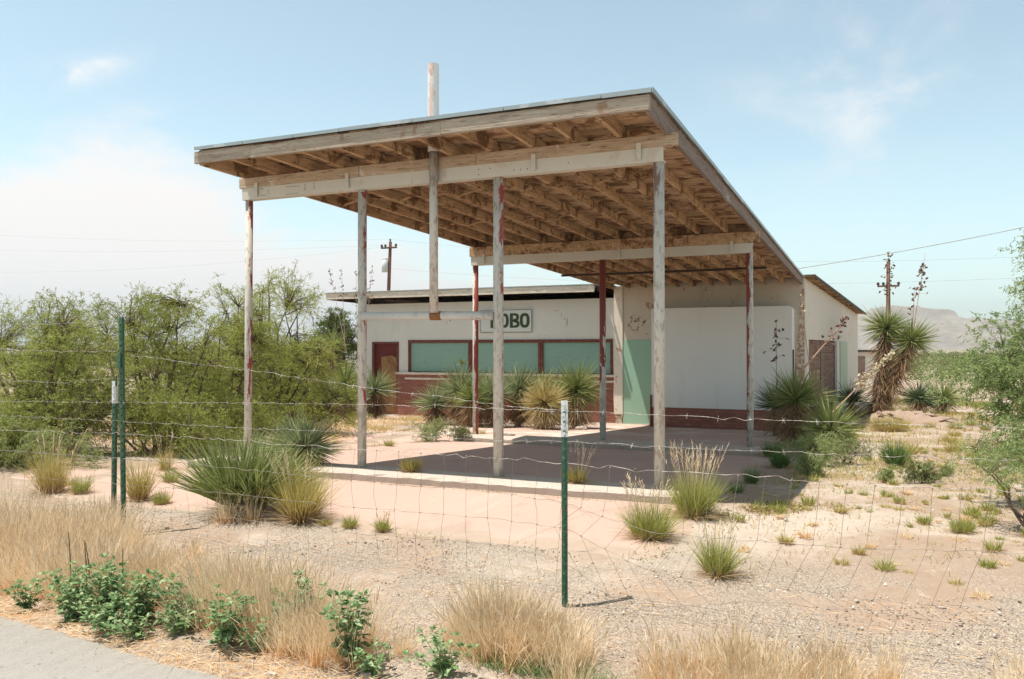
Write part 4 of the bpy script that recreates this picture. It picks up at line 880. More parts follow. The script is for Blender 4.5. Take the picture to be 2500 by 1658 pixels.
# tiny tufts scattered over the sand on the right: individually rooted, copied from three originals
protos=[C('tiny yellow-green tuft on the sand','' or 6.2,1.2,.09,.14,101,'grass_green',90,0,group='tiny tufts dotted over the sand',wid=.005),C('tiny straw tuft on the sand',6.6,.2,.07,.13,102,'grass_yellow',80,0,group='tiny tufts dotted over the sand',wid=.005),C('tiny dry tuft on the sand',6.0,-.6,.05,.12,103,'dry_grass',80,0,group='tiny tufts dotted over the sand',wid=.005)]
for p in protos: p['label']='tiny tuft dotted over the sand on the right among many alike'
def dup(r,loc,rz,sc,label=None):
    c=r.copy(); COL.objects.link(c); c.location=loc; c.rotation_euler=(0,0,rz); c.scale=(sc,sc,sc)
    if label: c['label']=label
    for ch in list(r.children):
        k=ch.copy(); COL.objects.link(k); k.parent=c
    return c
rg=random.Random(77)
for i in range(215):
    x=rg.uniform(5.35,8.6); y=rg.choice([rg.uniform(-2.3,3),rg.uniform(-1,9)]) 
    if x<5.6 and y>1: continue
    dup(rg.choice(protos),(x,y,T(x,y)-.004),rg.uniform(0,6),rg.uniform(.45,1.5))
rootp=[C('bigger yellow-green tuft on the far sand among many alike',7.6,8.5,.26,.5,105,'grass_yellow',260,0,group='tufts on the far sand',wid=.007),C('x',8.6,10.5,.24,.5,106,'grass_green',260,0,group='tufts on the far sand',wid=.007)]
for p in rootp: p['label']='yellow-green tuft on the far sand behind the right-hand shrubs among many alike'
for i in range(60):
    x=rg.uniform(5.9,13); y=rg.uniform(5.5,30)
    if x<6.6+ (y-6)*.04 and y<17: continue
    dup(rg.choice(rootp),(x,y,T(x,y)-.004),rg.uniform(0,6),rg.uniform(.6,1.6))
rgc=np.random.default_rng(55); n=40000; cx=rgc.uniform(5.4,13,420); cy=np.concatenate([rgc.uniform(-2.2,28,180),rgc.uniform(-2.2,6,240)]); ch=rgc.integers(0,420,n); bx=cx[ch]+rgc.normal(size=n)*.16*(1+np.clip(cy[ch],0,20)*.06); by=cy[ch]+rgc.normal(size=n)*.22
okk=(bx>5.4+np.clip((by-6)*.04,0,1))&(rgc.random(n)<np.clip(.45+by/12,0,1)); bx,by,ch=bx[okk],by[okk],ch[okk]; n=len(bx)
Bq=np.stack([bx,by,Tv(bx,by)-.004],-1); Dq=rgc.normal(size=(n,3))*.45+[0,0,.8]; hh=rgc.uniform(.02,.075,n)*(1+.10*np.clip(by,0,25)); tn_=np.clip(rgc.random(420)[ch]*.6+rgc.random(n)*.4,0,1); mm=rgc.random(420)[ch]<.6
tag(bmesh_obj('ground_cover',[(blades(rgc,Bq[mm],Dq[mm],hh[mm],.005+.0006*np.clip(by[mm],0,25),.2,2,2,None,tn_[mm]),0),(blades(rgc,Bq[~mm],Dq[~mm],hh[~mm],.005+.0006*np.clip(by[~mm],0,25),.2,2,2,None,tn_[~mm]),1)],['grass_yellow','grass_green']),'thin yellowish grass growing in patches over the sand on the right','ground cover',None,'stuff')
def joint(pts,n,wd,sd,hh,nm,lab):
    rgj=np.random.default_rng(sd); u=rgj.random(n)*(len(pts)-1); i=u.astype(int); P=np.array(pts,float); q=P[i]+(P[np.minimum(i+1,len(pts)-1)]-P[i])*(u-i)[:,None]+rgj.normal(size=(n,2))*wd
    keep=np.sin(q[:,0]*7+q[:,1]*5)+rgj.normal(size=n)*.5>-.3; q=q[keep]; n=len(q); B=np.stack([q[:,0],q[:,1],Tv(q[:,0],q[:,1])],-1); D=rgj.normal(size=(n,3))*.6+[0,0,.6]
    k=n//2; tag(bmesh_obj('joint_weeds',[(blades(rgj,B[:k],D[:k],rgj.uniform(.3,1,k)*hh,.006,.2,2,2),0),(blades(rgj,B[k:],D[k:],rgj.uniform(.3,.8,n-k)*hh,.007,.4,2,2),1)],['grass_green','dead_leaf']),lab,'weeds',None,'stuff')
joint([(-1.2,1.5),(-.39,2.07),(-.49,2.9),(-.52,3.95),(-.35,4.95),(-.2,5.2)],3200,.05,71,.06,'a','weeds and litter along the pavement joint between the second post and the rear island')
joint([(-3.2,5.3),(-2.52,5.71),(-2.27,6.29),(-2.46,7.67)],2600,.08,72,.07,'b','second, fainter line of weeds on the pavement nearer the station door')
joint([(1.0,-.36),(2.2,-.36),(3.4,-.36),(4.9,-.36)],2200,.022,73,.035,'c','thin line of dry weeds at the foot of the front island')
joint([(-.9,-1.98),(1.0,-2.0),(3.0,-2.0),(4.9,-1.98),(5.25,-1.5),(5.28,.5)],1500,.09,74,.045,'d','sparse weeds along the outer edge of the pink pavement')
joint([(5.3,-.6),(5.5,-.2),(5.75,0),(6.1,.15)],3000,.13,75,.09,'e','fresh green low weeds at the front corner of the canopy shadow')
rgc=np.random.default_rng(56); n=30000; m_c=320; cx=rgc.uniform(-9,-1.1,m_c); cy=rgc.uniform(-.7,13,m_c); ch=rgc.integers(0,m_c,n); bx=cx[ch]+rgc.normal(size=n)*.25; by=cy[ch]+rgc.normal(size=n)*.22
okk=(bx< -1.15-np.clip((by-3)*.34,0,3.2))&(by>-.8)&~((bx>-8.3)&(by>12.6)); bx,by,ch=bx[okk],by[okk],ch[okk]; n=len(bx)
Bq=np.stack([bx,by,Tv(bx,by)-.004],-1); Dq=rgc.normal(size=(n,3))*.5+[0,0,.8]; hh=rgc.uniform(.06,.2,n)*(1+.04*np.clip(by,0,20)); tn_=np.clip(rgc.random(m_c)[ch]*.6+rgc.random(n)*.4,0,1); mm=rgc.random(m_c)[ch]<.35; m3=~mm
tag(bmesh_obj('ground_cover',[(blades(rgc,Bq[mm],Dq[mm],hh[mm],.007,.2,2,2,None,tn_[mm]),0),(blades(rgc,Bq[m3],Dq[m3],hh[m3],.007,.3,2,2,None,tn_[m3]),1)],['grass_yellow','dry_grass']),'dry grass and brush on the ground among the mesquites on the left','ground cover',None,'stuff')
# grass mass at the foot of the tall yucca
C('yellowish grass mass at the foot of the tall tree yucca',6.7,14.6,.62,1.5,107,'grass_yellow',1500,0,wid=.009,group=None)
dead_t=None
C('green grass between the corner yuccas and the side wall',5.75,10.5,.45,.9,108,'grass_green',800,0,wid=.008,group=None)
# ------------------------------------------------------------------ mesquites, juniper
gm='mesquite trees left of the canopy'
mq=lambda lab,x,y,bl,sd,nt=900,ll=.036,lw=.009,m='mesquite_leaf',spr=.13,tr=.035,limbs=10: tree('mesquite_tree',lab,'tree',x,y,[(p[0],p[1],p[2]*1.07,p[3],p[4],p[5]*1.05,p[6]) for p in bl],sd,m,int(nt*.95),40,ll*.95,lw,gm,limbs,tr,.25,spr,.5)
mq('broad mesquite filling the left edge of the view',-2.75,-.15,[(0,0,.75,.75,.5,.62,1.5),(.15,.1,1.35,.34,.4,.48,.6),(-.3,.2,1.5,.30,.4,.4,.5),(-.5,0,.55,.6,.5,.5,.9),(.45,.1,.45,.5,.5,.42,.9)],111,1050)
mq('mesquite second from the left, with two upright tips',-2.15,.9,[(0,0,.85,.75,.6,.7,1.5),(-.02,.2,1.75,.26,.3,.42,.5),(-.42,0,1.55,.24,.3,.36,.4),(.35,0,.45,.6,.5,.45,1),(.55,.2,1.2,.32,.3,.36,.4)],112,1100)
mq('mesquite directly behind the tall fence post',-2.7,2.4,[(0,0,.95,.8,.6,.8,1.4),(.25,.2,1.75,.40,.35,.5,.6),(.75,0,1.3,.45,.4,.5,.6),(.3,0,.45,.95,.5,.45,1.1)],113,1100,.038,.0095)
mq('open-crowned mesquite between the tall fence post and the thin canopy post',-3.7,5.0,[(0,0,1.2,.9,.7,.8,1.2),(.15,.2,2.2,.40,.35,.5,.5),(-.5,0,1.9,.35,.35,.5,.4),(.75,0,1.35,.5,.5,.5,.6),(.3,0,.5,1.2,.6,.5,1.2),(1.2,0,.6,.6,.5,.5,.6)],114,1250,.042,.011,spr=.16,tr=.045,limbs=14)
mq('airy mesquite with bare dark branches showing, seen on both sides of the thin canopy post',-7.0,8.6,[(0,0,2.9,.75,.6,.5,.6),(.9,0,2.6,.55,.5,.42,.35),(-.8,0,2.3,.6,.6,.55,.5),(.1,0,1.5,1.4,.8,.8,1.1),(.9,0,.9,.9,.7,.7,.7),(-.9,0,.8,1.0,.7,.7,.8)],115,720,.052,.013,spr=.2,tr=.055,limbs=18)
mq('low mesquite thicket behind the small dark yucca',-5.6,6.6,[(0,0,.7,1.2,.8,.65,1.1),(-1.2,.2,.9,.9,.8,.8,1),(1.0,.3,.55,.8,.7,.5,.7)],116,900,.045,.012,spr=.16)
mq('low grey-green feathery bush at the bottom of the left mesquites',-2.35,-.95,[(0,0,.26,.6,.35,.26,1),(-.6,.1,.30,.5,.35,.3,1),(.5,.2,.18,.4,.3,.2,.6)],117,520,.030,.008,'bluish_shrub',.10,.015,6)
mq('low leafy growth at the left edge, in front of the broad mesquite',-3.3,-1.0,[(0,0,.45,.7,.4,.45,1),(.7,.1,.35,.5,.35,.35,.8),(-.7,.1,.6,.6,.4,.5,.8)],124,800,.034,.009,'mesquite_leaf',.12,.02,7)
mq('mesquite reaching past the left edge of the view',-4.0,.4,[(0,0,.8,.8,.6,.8,1.2),(.4,0,1.3,.5,.4,.5,.6),(-.6,0,1.3,.6,.5,.6,.6),(.2,0,.4,1,.5,.4,1)],125,1000)
mq('dense low foliage filling the gap under the tall fence post mesquites',-1.75,.35,[(0,0,.38,.6,.35,.38,1),(-.6,0,.5,.5,.35,.42,.9),(.55,.1,.30,.5,.35,.32,.8)],126,760,.034,.009,'mesquite_leaf',.12,.02,7)
mq('dense foliage low behind the thin canopy post',-4.6,4.6,[(0,0,.5,1.1,.5,.5,1),(-1.1,.1,.7,.8,.5,.6,.8),(1.1,.2,.35,.8,.5,.4,.8)],127,820,.042,.011,'mesquite_leaf',.15,.03,7)
mq('low dense mesquite growth in front of the open-crowned one',-1.9,1.9,[(0,0,.35,.7,.4,.38,1),(.6,.1,.25,.5,.35,.28,.7),(-.5,.1,.5,.5,.4,.45,.8)],123,620,.036,.0095,'mesquite_leaf',.12,.02,7)
mq('distant mesquite seen through the gap between thin post and second post',-13.5,17.5,[(0,0,1.0,1.5,1,1.0,1),(1.6,0,.9,1.2,1,.8,.8),(-1.6,0,1.5,1.2,1,1,.8)],118,620,.08,.022,spr=.28,tr=.06)
mq('rounded mesquite behind the second one from the left',-4.4,2.8,[(0,0,1.3,.9,.8,.95,1),(-.8,0,1.4,.8,.6,.8,.9),(-1.7,-.3,1.2,.8,.6,.9,.8),(-.6,-.1,.6,1.3,.6,.6,1)],119,1000,.045,.011,spr=.16)
tree('juniper_tree','dense rounded dark green juniper behind the left end of the station','tree',-13.6,20.2,[(0,0,1.9,.95,.95,1.5,1.4),(.1,.0,2.9,.6,.6,.8,.5),(-.2,0,1.1,.9,.9,.8,.5),(.8,.1,2.2,.8,.8,1.2,.7)],120,'juniper_leaf',1500,40,.06,.022,None,6,.08,0,.13,.3)
tree('mesquite_tree','large mesquite cut by the right edge of the view, dark branches rising out of it','tree',7.95,.9,[(0,0,1.35,.70,.6,.55,1.5),(-.10,0,2.0,.42,.4,.42,.9),(-.55,.3,1.08,.48,.4,.26,.9),(0,0,.85,.62,.5,.45,1.3),(.5,0,1.5,.6,.5,.6,1),(-.15,0,.50,.50,.4,.38,1.2),(.2,0,.3,.5,.4,.3,.8)],121,'mesquite_leaf_right',1900,56,.030,.010,None,11,.020,.3,.11,.5)
tree('mesquite_tree','bluish low mesquite shoots in front of the large right mesquite','tree',7.42,-.35,[(0,0,.42,.28,.3,.25,1),(.3,0,.6,.25,.3,.25,.8),(-.22,.2,.56,.25,.2,.12,.5)],122,'mesquite_leaf_right',220,44,.026,.007,None,6,.014,.25,.10,.5)
def dead_brush(lab,x,y,h,w_,sd):
    rg=np.random.default_rng(sd); z0=T(x,y); b=MB()
    for i in range(46):
        a=rg.uniform(0,6.28); o=rg.uniform(.2,1)*w_; e=np.array([x+math.cos(a)*o,y+math.sin(a)*o,z0+h*rg.uniform(.3,1)]); s_=np.array([x+rg.normal()*.1,y+rg.normal()*.1,z0]); md=(s_+e)/2+rg.normal(size=3)*.08
        b.tube([s_,md,e],[.010,.006,.002],4,False)
        for q in range(3): b.tube([md+(e-md)*rg.random(),md+(e-md)*.5+rg.normal(size=3)*.12],[.004,.0015],3,False)
    tag(b.build('dead_brush','bark',None,False,origin=(x,y,z0)),lab,'dead bush','dead brush under the mesquites')
dead_brush('tangle of bare grey twigs low between the mesquites and the small dark yucca',-4.3,4.3,.55,.75,1)
dead_brush('bare twiggy brush at the left under the broad mesquite',-2.9,-.6,.35,.6,2)
dead_brush('bare branches sticking out right of the airy mesquite',-6.2,8.9,1.5,.9,3)
# scrub in the distance: nobody could count it
rg=np.random.default_rng(9); L=[]; 
nS=1500; dist=rg.uniform(40,260,nS); ang=rg.uniform(-1.15,.25,nS); px_=6.4+dist*np.sin(ang); py_=-7+dist*np.cos(ang); keep=(py_>46)&~((px_>-9)&(px_<7.5)&(py_<40)); px_,py_,dist=px_[keep],py_[keep],dist[keep]
per=110
hh=rg.uniform(.6,1.9,len(px_)); ww=hh*rg.uniform(.6,1.3,len(px_))
D=nrm(rg.normal(size=(len(px_),per,3))); D[...,2]=np.abs(D[...,2]); Q=D*np.stack([ww,ww,hh],-1)[:,None]*rg.uniform(.5,1,(len(px_),per,1))+np.stack([px_,py_,Tv(px_,py_)],-1)[:,None]
Q=Q.reshape(-1,3); dd=np.repeat(dist,per); D=nrm(rg.normal(size=Q.shape)); L.append((blades(rg,Q,D,dd*.0016+.08,dd*.0012+.03,.1,1,2,None,np.clip(np.repeat(rg.random(len(px_)),per)*.6+rg.random(len(Q))*.4,0,1)),0))
tag(bmesh_obj('scrub',L,['scrub_leaf']),'low green scrub covering the plain towards the hills','scrub',None,'stuff')
# ------------------------------------------------------------------ utility poles, cables, far sheds
def pole(label,x,y,ztop,zarm,arm,lean=0,tr=False,r=.15):
    z0=T(x,y); t=thing('utility_pole',label,'utility pole',(x,y,z0),'wooden utility poles')
    MB().tube([(x,y,z0-.5),(x+lean*.5,y,(z0+ztop)/2),(x+lean,y,ztop)],[r,r*.9,r*.72],10).build('pole','pole_wood',t,True)
    xa=x+lean*(zarm-z0)/(ztop-z0)
    MB().box(xa-arm,xa+arm,y-r*1.6,y-r*.75,zarm-.07,zarm+.07).build('crossarm','pole_wood',t)
    for dx in (-arm*.93,-arm*.45,arm*.93): MB().tube([(xa+dx,y-r*1.2,zarm+.07),(xa+dx,y-r*1.2,zarm+.16),(xa+dx,y-r*1.2,zarm+.34)],[.05,.13,.09],8).build('insulator','insulator',t)
    if tr:
        a=MB().tube([(xa-.42,y-.25,zarm-2.3),(xa-.42,y-.25,zarm-1.1)],.30,14).tube([(xa-.42,y-.25,zarm-1.1),(xa-.42,y-.25,zarm-.98)],[.31,.26],14).build('transformer','transformer_grey',t,True)
        MB().tube([(xa,y,ztop),(xa,y,ztop+.25)],[.06,.10],8).build('insulator','insulator',t)
    return t
pole('leaning wooden utility pole with a grey transformer behind the low station wing',-36.5,60,11.5,10.9,.85,.5,True,.2)
pole('wooden utility pole with one crossarm behind the tall tree yucca',7.2,70,8.7,6.6,.85,.05,False,.2)
def cable(label,P0,P1,sag,r,group='overhead cables'):
    P0=Vector(P0);P1=Vector(P1); b=MB(); pts=[]
    for k in np.linspace(0,1,25): p=P0.lerp(P1,k); p.z-=sag*4*k*(1-k); pts.append(p)
    tag(b.tube(pts,r,4,False).build('power_cable','mesh_wire'),label,'cable',group)
cable('highest faint cable crossing the sky left of the canopy',(-130,60,19.6),(-36.1,60,11.75),1.2,.0045)
cable('faint cable below the highest one in the left sky',(-130,60.5,16.6),(-37,59.8,11.2),1.0,.0045)
cable('faint lower cable crossing the left sky above the mesquites',(-130,61,13.6),(-35.4,59.8,11.1),1.9,.0045)
cable('cable running right from the leaning pole under the canopy edge',(-36.1,60,11.75),(24,66,8.4),1.4,.006)
cable('thin lower cable between the leaning pole and the low roof',(-36.3,60,9.0),(24,62,6.6),1.2,.006)
cable('dark cable rising to the right from the canopy corner',(3.2,29,4.60),(13.5,30,6.35),.10,.012,None)
sh=thing('shed','small tan shed with a flat dark roof seen right of the side wall','shed',(6.3,40,-.75))
MB().box(4.4,6.35,40,42,-.9,1.12).build('wall','stucco_side',sh); MB().box(4.2,6.55,39.7,42.2,1.12,1.24).build('roof','dark_steel',sh); MB().box(5.2,5.8,39.95,39.99,-.7,.9).build('door','brown_boards',sh)
s2=thing('shed','low far outbuilding with a dark roof line left of the juniper','shed',(-29,44,-.75))
MB().box(-35.2,-27.5,44,47,-.9,1.25).build('wall','stucco_side',s2); MB().box(-35.5,-27.2,43.7,47.3,1.25,1.42).build('roof','dark_steel',s2)
# ------------------------------------------------------------------ fence
fn=thing('wire_fence','sagging barbed-wire and woven-mesh fence on green steel posts along the roadside','fence',(3,-2.74,-.14))
def tpost(x,y,z0,z1,lab,silver,lean=(0,0)):
    nst=14; b=MB(); 
    def P(z): k=(z-z0)/(z1-z0); return x+lean[0]*k,y+lean[1]*k
    for i in range(6):
        za=z0-.1+(z1-z0+.1)*i/6; zb=z0-.1+(z1-z0+.1)*(i+1)/6; xa,ya=P(za); xb,yb=P(zb)
        for (dx0,dx1,dy0,dy1) in ((-.0175,.0175,-.002,.002),(-.002,.002,.0021,.032)):
            b.hexa([(xa+dx0,ya+dy0,za),(xa+dx1,ya+dy0,za),(xa+dx1,ya+dy1,za),(xa+dx0,ya+dy1,za),(xb+dx0,yb+dy0,zb),(xb+dx1,yb+dy0,zb),(xb+dx1,yb+dy1,zb),(xb+dx0,yb+dy1,zb)])
    z=z0+.03
    while z<z1-.02: xa,ya=P(z); b.box(xa-.006,xa+.006,ya-.012,ya-.0022,z-.007,z+.0045); z+=.053
    o=b.build('steel_post','green_post',fn); o['label']=lab
    if silver:
        b=MB(); xa,ya=P(z1-.15); b.box(xa-.0195,xa+.0195,ya-.004,ya+.0035,z1-silver,z1+.002); b.box(xa-.0035,xa+.0035,ya+.0036,ya+.034,z1-silver,z1+.002)
        z=z1-silver+.02
        while z<z1-.02: b.box(xa-.007,xa+.007,ya-.013,ya-.0041,z-.008,z+.008); z+=.053
        k=b.build('painted_tip','silver_paint',o)
    return o
tpost(4.852,-2.84,-.14,1.012,'right green steel post with a silver painted top',.20,(-.0,0))
tpost(1.215,-2.64,-.13,1.545,'tall dark green steel post at the left',0,(-.035,0))
tpost(1.06,-2.60,-.13,1.055,'short green steel post with a silver tip leaning beside the tall one',.17,(.01,0))
b=MB(); b.box(1.165,1.20,-2.662,-2.648,1.16,1.27); b.box(1.15,1.165,-2.662,-2.655,1.02,1.10); each(b,'wire_clamp','green_post',fn)
WIRES=[
  [[1.252, -2.642, 1.261], [2.461, -2.708, 1.16], [3.506, -2.766, 1.058], [4.523, -2.822, 0.973], [4.852, -2.84, 0.958], [5.464, -2.874, 0.953], [6.002, -2.903, 0.948], [7.039, -2.961, 0.956]] ,
  [[-0.322, -2.555, 0.863], [1.14, -2.636, 0.898], [2.462, -2.708, 0.931], [3.409, -2.761, 0.948], [3.816, -2.783, 0.956], [4.389, -2.815, 0.957], [4.852, -2.84, 0.953]] ,
  [[-0.321, -2.555, 0.742], [1.141, -2.636, 0.755], [2.462, -2.708, 0.759], [3.506, -2.766, 0.77], [4.279, -2.809, 0.767], [4.852, -2.84, 0.784], [5.375, -2.869, 0.785], [6.002, -2.903, 0.792], [7.038, -2.961, 0.813]] ,
  [[-0.32, -2.555, 0.621], [1.141, -2.636, 0.661], [2.463, -2.708, 0.668], [3.345, -2.757, 0.663], [4.251, -2.807, 0.671], [4.851, -2.84, 0.661], [5.375, -2.869, 0.661], [6.001, -2.903, 0.664], [6.375, -2.924, 0.658], [7.037, -2.961, 0.675]] ,
  [[-0.327, -2.555, 1.302], [0.48, -2.599, 1.285], [1.16, -2.637, 1.289]] ,
  [[-0.324, -2.555, 1.042], [0.482, -2.599, 1.033], [1.138, -2.636, 1.086]] ,
  [[-0.329, -2.555, 1.509], [0.478, -2.599, 1.508], [1.205, -2.639, 1.523]] ,
  [[-0.318, -2.555, 0.449], [1.143, -2.636, 0.474], [1.991, -2.682, 0.48]] ,
]
ROWS=[
  [[-0.318, -2.555, 0.449], [1.991, -2.682, 0.48], [3.345, -2.757, 0.463], [4.389, -2.815, 0.472], [4.851, -2.84, 0.444], [5.351, -2.868, 0.33], [5.861, -2.896, 0.344], [6.338, -2.922, 0.355], [7.036, -2.96, 0.41]] ,
  [[-0.316, -2.555, 0.242], [1.992, -2.683, 0.296], [3.345, -2.757, 0.291], [4.389, -2.815, 0.317], [4.851, -2.84, 0.302], [5.315, -2.866, 0.133], [5.591, -2.881, 0.111], [6.122, -2.91, 0.123], [6.534, -2.933, 0.126], [7.034, -2.96, 0.151]] ,
  [[-0.313, -2.556, 0.036], [1.993, -2.683, 0.124], [3.346, -2.757, 0.128], [4.389, -2.815, 0.162], [4.851, -2.84, 0.12], [5.14, -2.856, -0.05], [5.406, -2.871, -0.048], [5.95, -2.901, 0.045], [6.356, -2.923, 0.061], [6.752, -2.945, 0.066], [7.034, -2.96, 0.079]] ,
]
COLS= [[[0.013, -2.574, 0.63], [0.006, -2.573, 0.453], [0.017, -2.574, 0.25], [0.008, -2.573, 0.047], [-0.036, -2.571, -0.127]], [[0.241, -2.586, 0.636], [0.246, -2.586, 0.457], [0.236, -2.586, 0.255], [0.209, -2.584, 0.054], [0.273, -2.588, -0.11]], [[0.466, -2.598, 0.643], [0.46, -2.598, 0.459], [0.456, -2.598, 0.26], [0.451, -2.598, 0.064], [0.495, -2.6, -0.1]], [[0.686, -2.611, 0.649], [0.658, -2.609, 0.461], [0.665, -2.609, 0.264], [0.657, -2.609, 0.071], [0.716, -2.612, -0.091]], [[0.903, -2.623, 0.654], [0.89, -2.622, 0.465], [0.879, -2.621, 0.269], [0.865, -2.62, 0.079], [0.898, -2.622, -0.085]], [[1.115, -2.634, 0.66], [1.103, -2.634, 0.468], [1.093, -2.633, 0.274], [1.137, -2.635, 0.092], [1.158, -2.637, -0.071]], [[1.324, -2.646, 0.662], [1.263, -2.642, 0.468], [1.266, -2.643, 0.276], [1.305, -2.645, 0.096], [1.314, -2.645, -0.067]], [[1.53, -2.657, 0.663], [1.521, -2.657, 0.474], [1.519, -2.656, 0.284], [1.571, -2.659, 0.109], [1.495, -2.655, -0.061]], [[1.731, -2.668, 0.664], [1.713, -2.667, 0.476], [1.76, -2.67, 0.292], [1.734, -2.668, 0.114], [1.758, -2.67, -0.046]], [[1.93, -2.679, 0.665], [1.91, -2.678, 0.478], [1.881, -2.676, 0.291], [1.92, -2.679, 0.12], [1.937, -2.68, -0.039]], [[2.124, -2.69, 0.666], [2.094, -2.688, 0.477], [2.097, -2.688, 0.293], [2.109, -2.689, 0.123], [2.098, -2.688, -0.039]], [[2.316, -2.7, 0.667], [2.304, -2.7, 0.476], [2.304, -2.7, 0.294], [2.304, -2.7, 0.123], [2.303, -2.7, -0.037]], [[2.504, -2.711, 0.668], [2.503, -2.711, 0.474], [2.507, -2.711, 0.294], [2.498, -2.71, 0.125], [2.482, -2.71, -0.036]], [[2.689, -2.721, 0.667], [2.69, -2.721, 0.472], [2.667, -2.72, 0.291], [2.696, -2.721, 0.126], [2.66, -2.719, -0.036]], [[2.871, -2.731, 0.666], [2.874, -2.731, 0.47], [2.858, -2.73, 0.291], [2.832, -2.729, 0.123], [2.864, -2.731, -0.033]], [[3.05, -2.741, 0.665], [3.041, -2.74, 0.467], [3.042, -2.74, 0.291], [3.017, -2.739, 0.124], [3.021, -2.739, -0.034]], [[3.226, -2.75, 0.664], [3.219, -2.75, 0.464], [3.205, -2.749, 0.289], [3.218, -2.75, 0.127], [3.247, -2.752, -0.027]], [[3.398, -2.76, 0.663], [3.368, -2.758, 0.462], [3.39, -2.76, 0.291], [3.41, -2.761, 0.131], [3.392, -2.76, -0.028]], [[3.568, -2.769, 0.665], [3.549, -2.768, 0.464], [3.568, -2.769, 0.296], [3.561, -2.769, 0.135], [3.592, -2.771, -0.021]], [[3.735, -2.779, 0.666], [3.722, -2.778, 0.466], [3.701, -2.777, 0.297], [3.722, -2.778, 0.139], [3.725, -2.778, -0.021]], [[3.9, -2.788, 0.668], [3.9, -2.788, 0.468], [3.891, -2.787, 0.304], [3.859, -2.785, 0.142], [3.872, -2.786, -0.02]], [[4.061, -2.797, 0.669], [4.063, -2.797, 0.469], [4.06, -2.796, 0.308], [4.039, -2.795, 0.149], [4.062, -2.797, -0.013]], [[4.22, -2.805, 0.671], [4.217, -2.805, 0.47], [4.216, -2.805, 0.312], [4.224, -2.806, 0.157], [4.226, -2.806, -0.008]], [[4.377, -2.814, 0.669], [4.367, -2.813, 0.471], [4.362, -2.813, 0.315], [4.383, -2.814, 0.162], [4.327, -2.811, -0.011]], [[4.53, -2.822, 0.666], [4.521, -2.822, 0.462], [4.52, -2.822, 0.311], [4.497, -2.821, 0.145], [4.537, -2.823, -0.008]], [[4.682, -2.831, 0.664], [4.667, -2.83, 0.453], [4.682, -2.831, 0.308], [4.669, -2.83, 0.134], [4.695, -2.831, -0.011]], [[4.83, -2.839, 0.661], [4.835, -2.839, 0.445], [4.825, -2.839, 0.303], [4.807, -2.838, 0.119], [4.799, -2.837, -0.02]], [[4.977, -2.847, 0.661], [4.95, -2.845, 0.427], [4.79, -2.837, 0.304], [4.955, -2.846, 0.053], [4.905, -2.843, 0.035]], [[5.121, -2.855, 0.661], [5.076, -2.852, 0.392], [4.949, -2.845, 0.271], [5.108, -2.854, -0.031], [5.049, -2.851, -0.014]], [[5.262, -2.863, 0.661], [5.214, -2.86, 0.359], [5.091, -2.853, 0.217], [5.238, -2.861, -0.051], [5.201, -2.859, -0.06]], [[5.402, -2.87, 0.661], [5.374, -2.869, 0.332], [5.217, -2.86, 0.162], [5.361, -2.868, -0.052], [5.341, -2.867, -0.107]], [[5.539, -2.878, 0.662], [5.521, -2.877, 0.336], [5.364, -2.868, 0.127], [5.513, -2.877, -0.029], [5.479, -2.875, -0.111]], [[5.674, -2.885, 0.663], [5.628, -2.883, 0.337], [5.508, -2.876, 0.117], [5.658, -2.885, -0.005], [5.615, -2.882, -0.097]], [[5.807, -2.893, 0.663], [5.766, -2.89, 0.341], [5.652, -2.884, 0.113], [5.793, -2.892, 0.018], [5.732, -2.889, -0.086]], [[5.938, -2.9, 0.664], [5.898, -2.898, 0.345], [5.777, -2.891, 0.114], [5.925, -2.899, 0.041], [5.861, -2.896, -0.074]], [[6.066, -2.907, 0.663], [6.022, -2.905, 0.347], [5.929, -2.899, 0.12], [6.053, -2.906, 0.049], [6.005, -2.904, -0.059]], [[6.193, -2.914, 0.661], [6.161, -2.912, 0.352], [6.045, -2.906, 0.121], [6.179, -2.913, 0.054], [6.138, -2.911, -0.045]], [[6.317, -2.921, 0.659], [6.285, -2.919, 0.354], [6.168, -2.913, 0.122], [6.313, -2.921, 0.06], [6.253, -2.917, -0.037]], [[6.44, -2.928, 0.659], [6.399, -2.925, 0.36], [6.296, -2.92, 0.123], [6.425, -2.927, 0.061], [6.401, -2.925, -0.025]], [[6.561, -2.934, 0.663], [6.52, -2.932, 0.369], [6.429, -2.927, 0.125], [6.531, -2.933, 0.06], [6.505, -2.931, -0.019]], [[6.68, -2.941, 0.666], [6.654, -2.939, 0.38], [6.548, -2.934, 0.127], [6.663, -2.94, 0.064], [6.628, -2.938, -0.01]], [[6.797, -2.947, 0.669], [6.77, -2.946, 0.389], [6.675, -2.941, 0.133], [6.801, -2.947, 0.07], [6.746, -2.944, -0.003]], [[6.912, -2.954, 0.672], [6.878, -2.952, 0.397], [6.788, -2.947, 0.138], [6.9, -2.953, 0.073], [6.861, -2.951, 0.005]]]

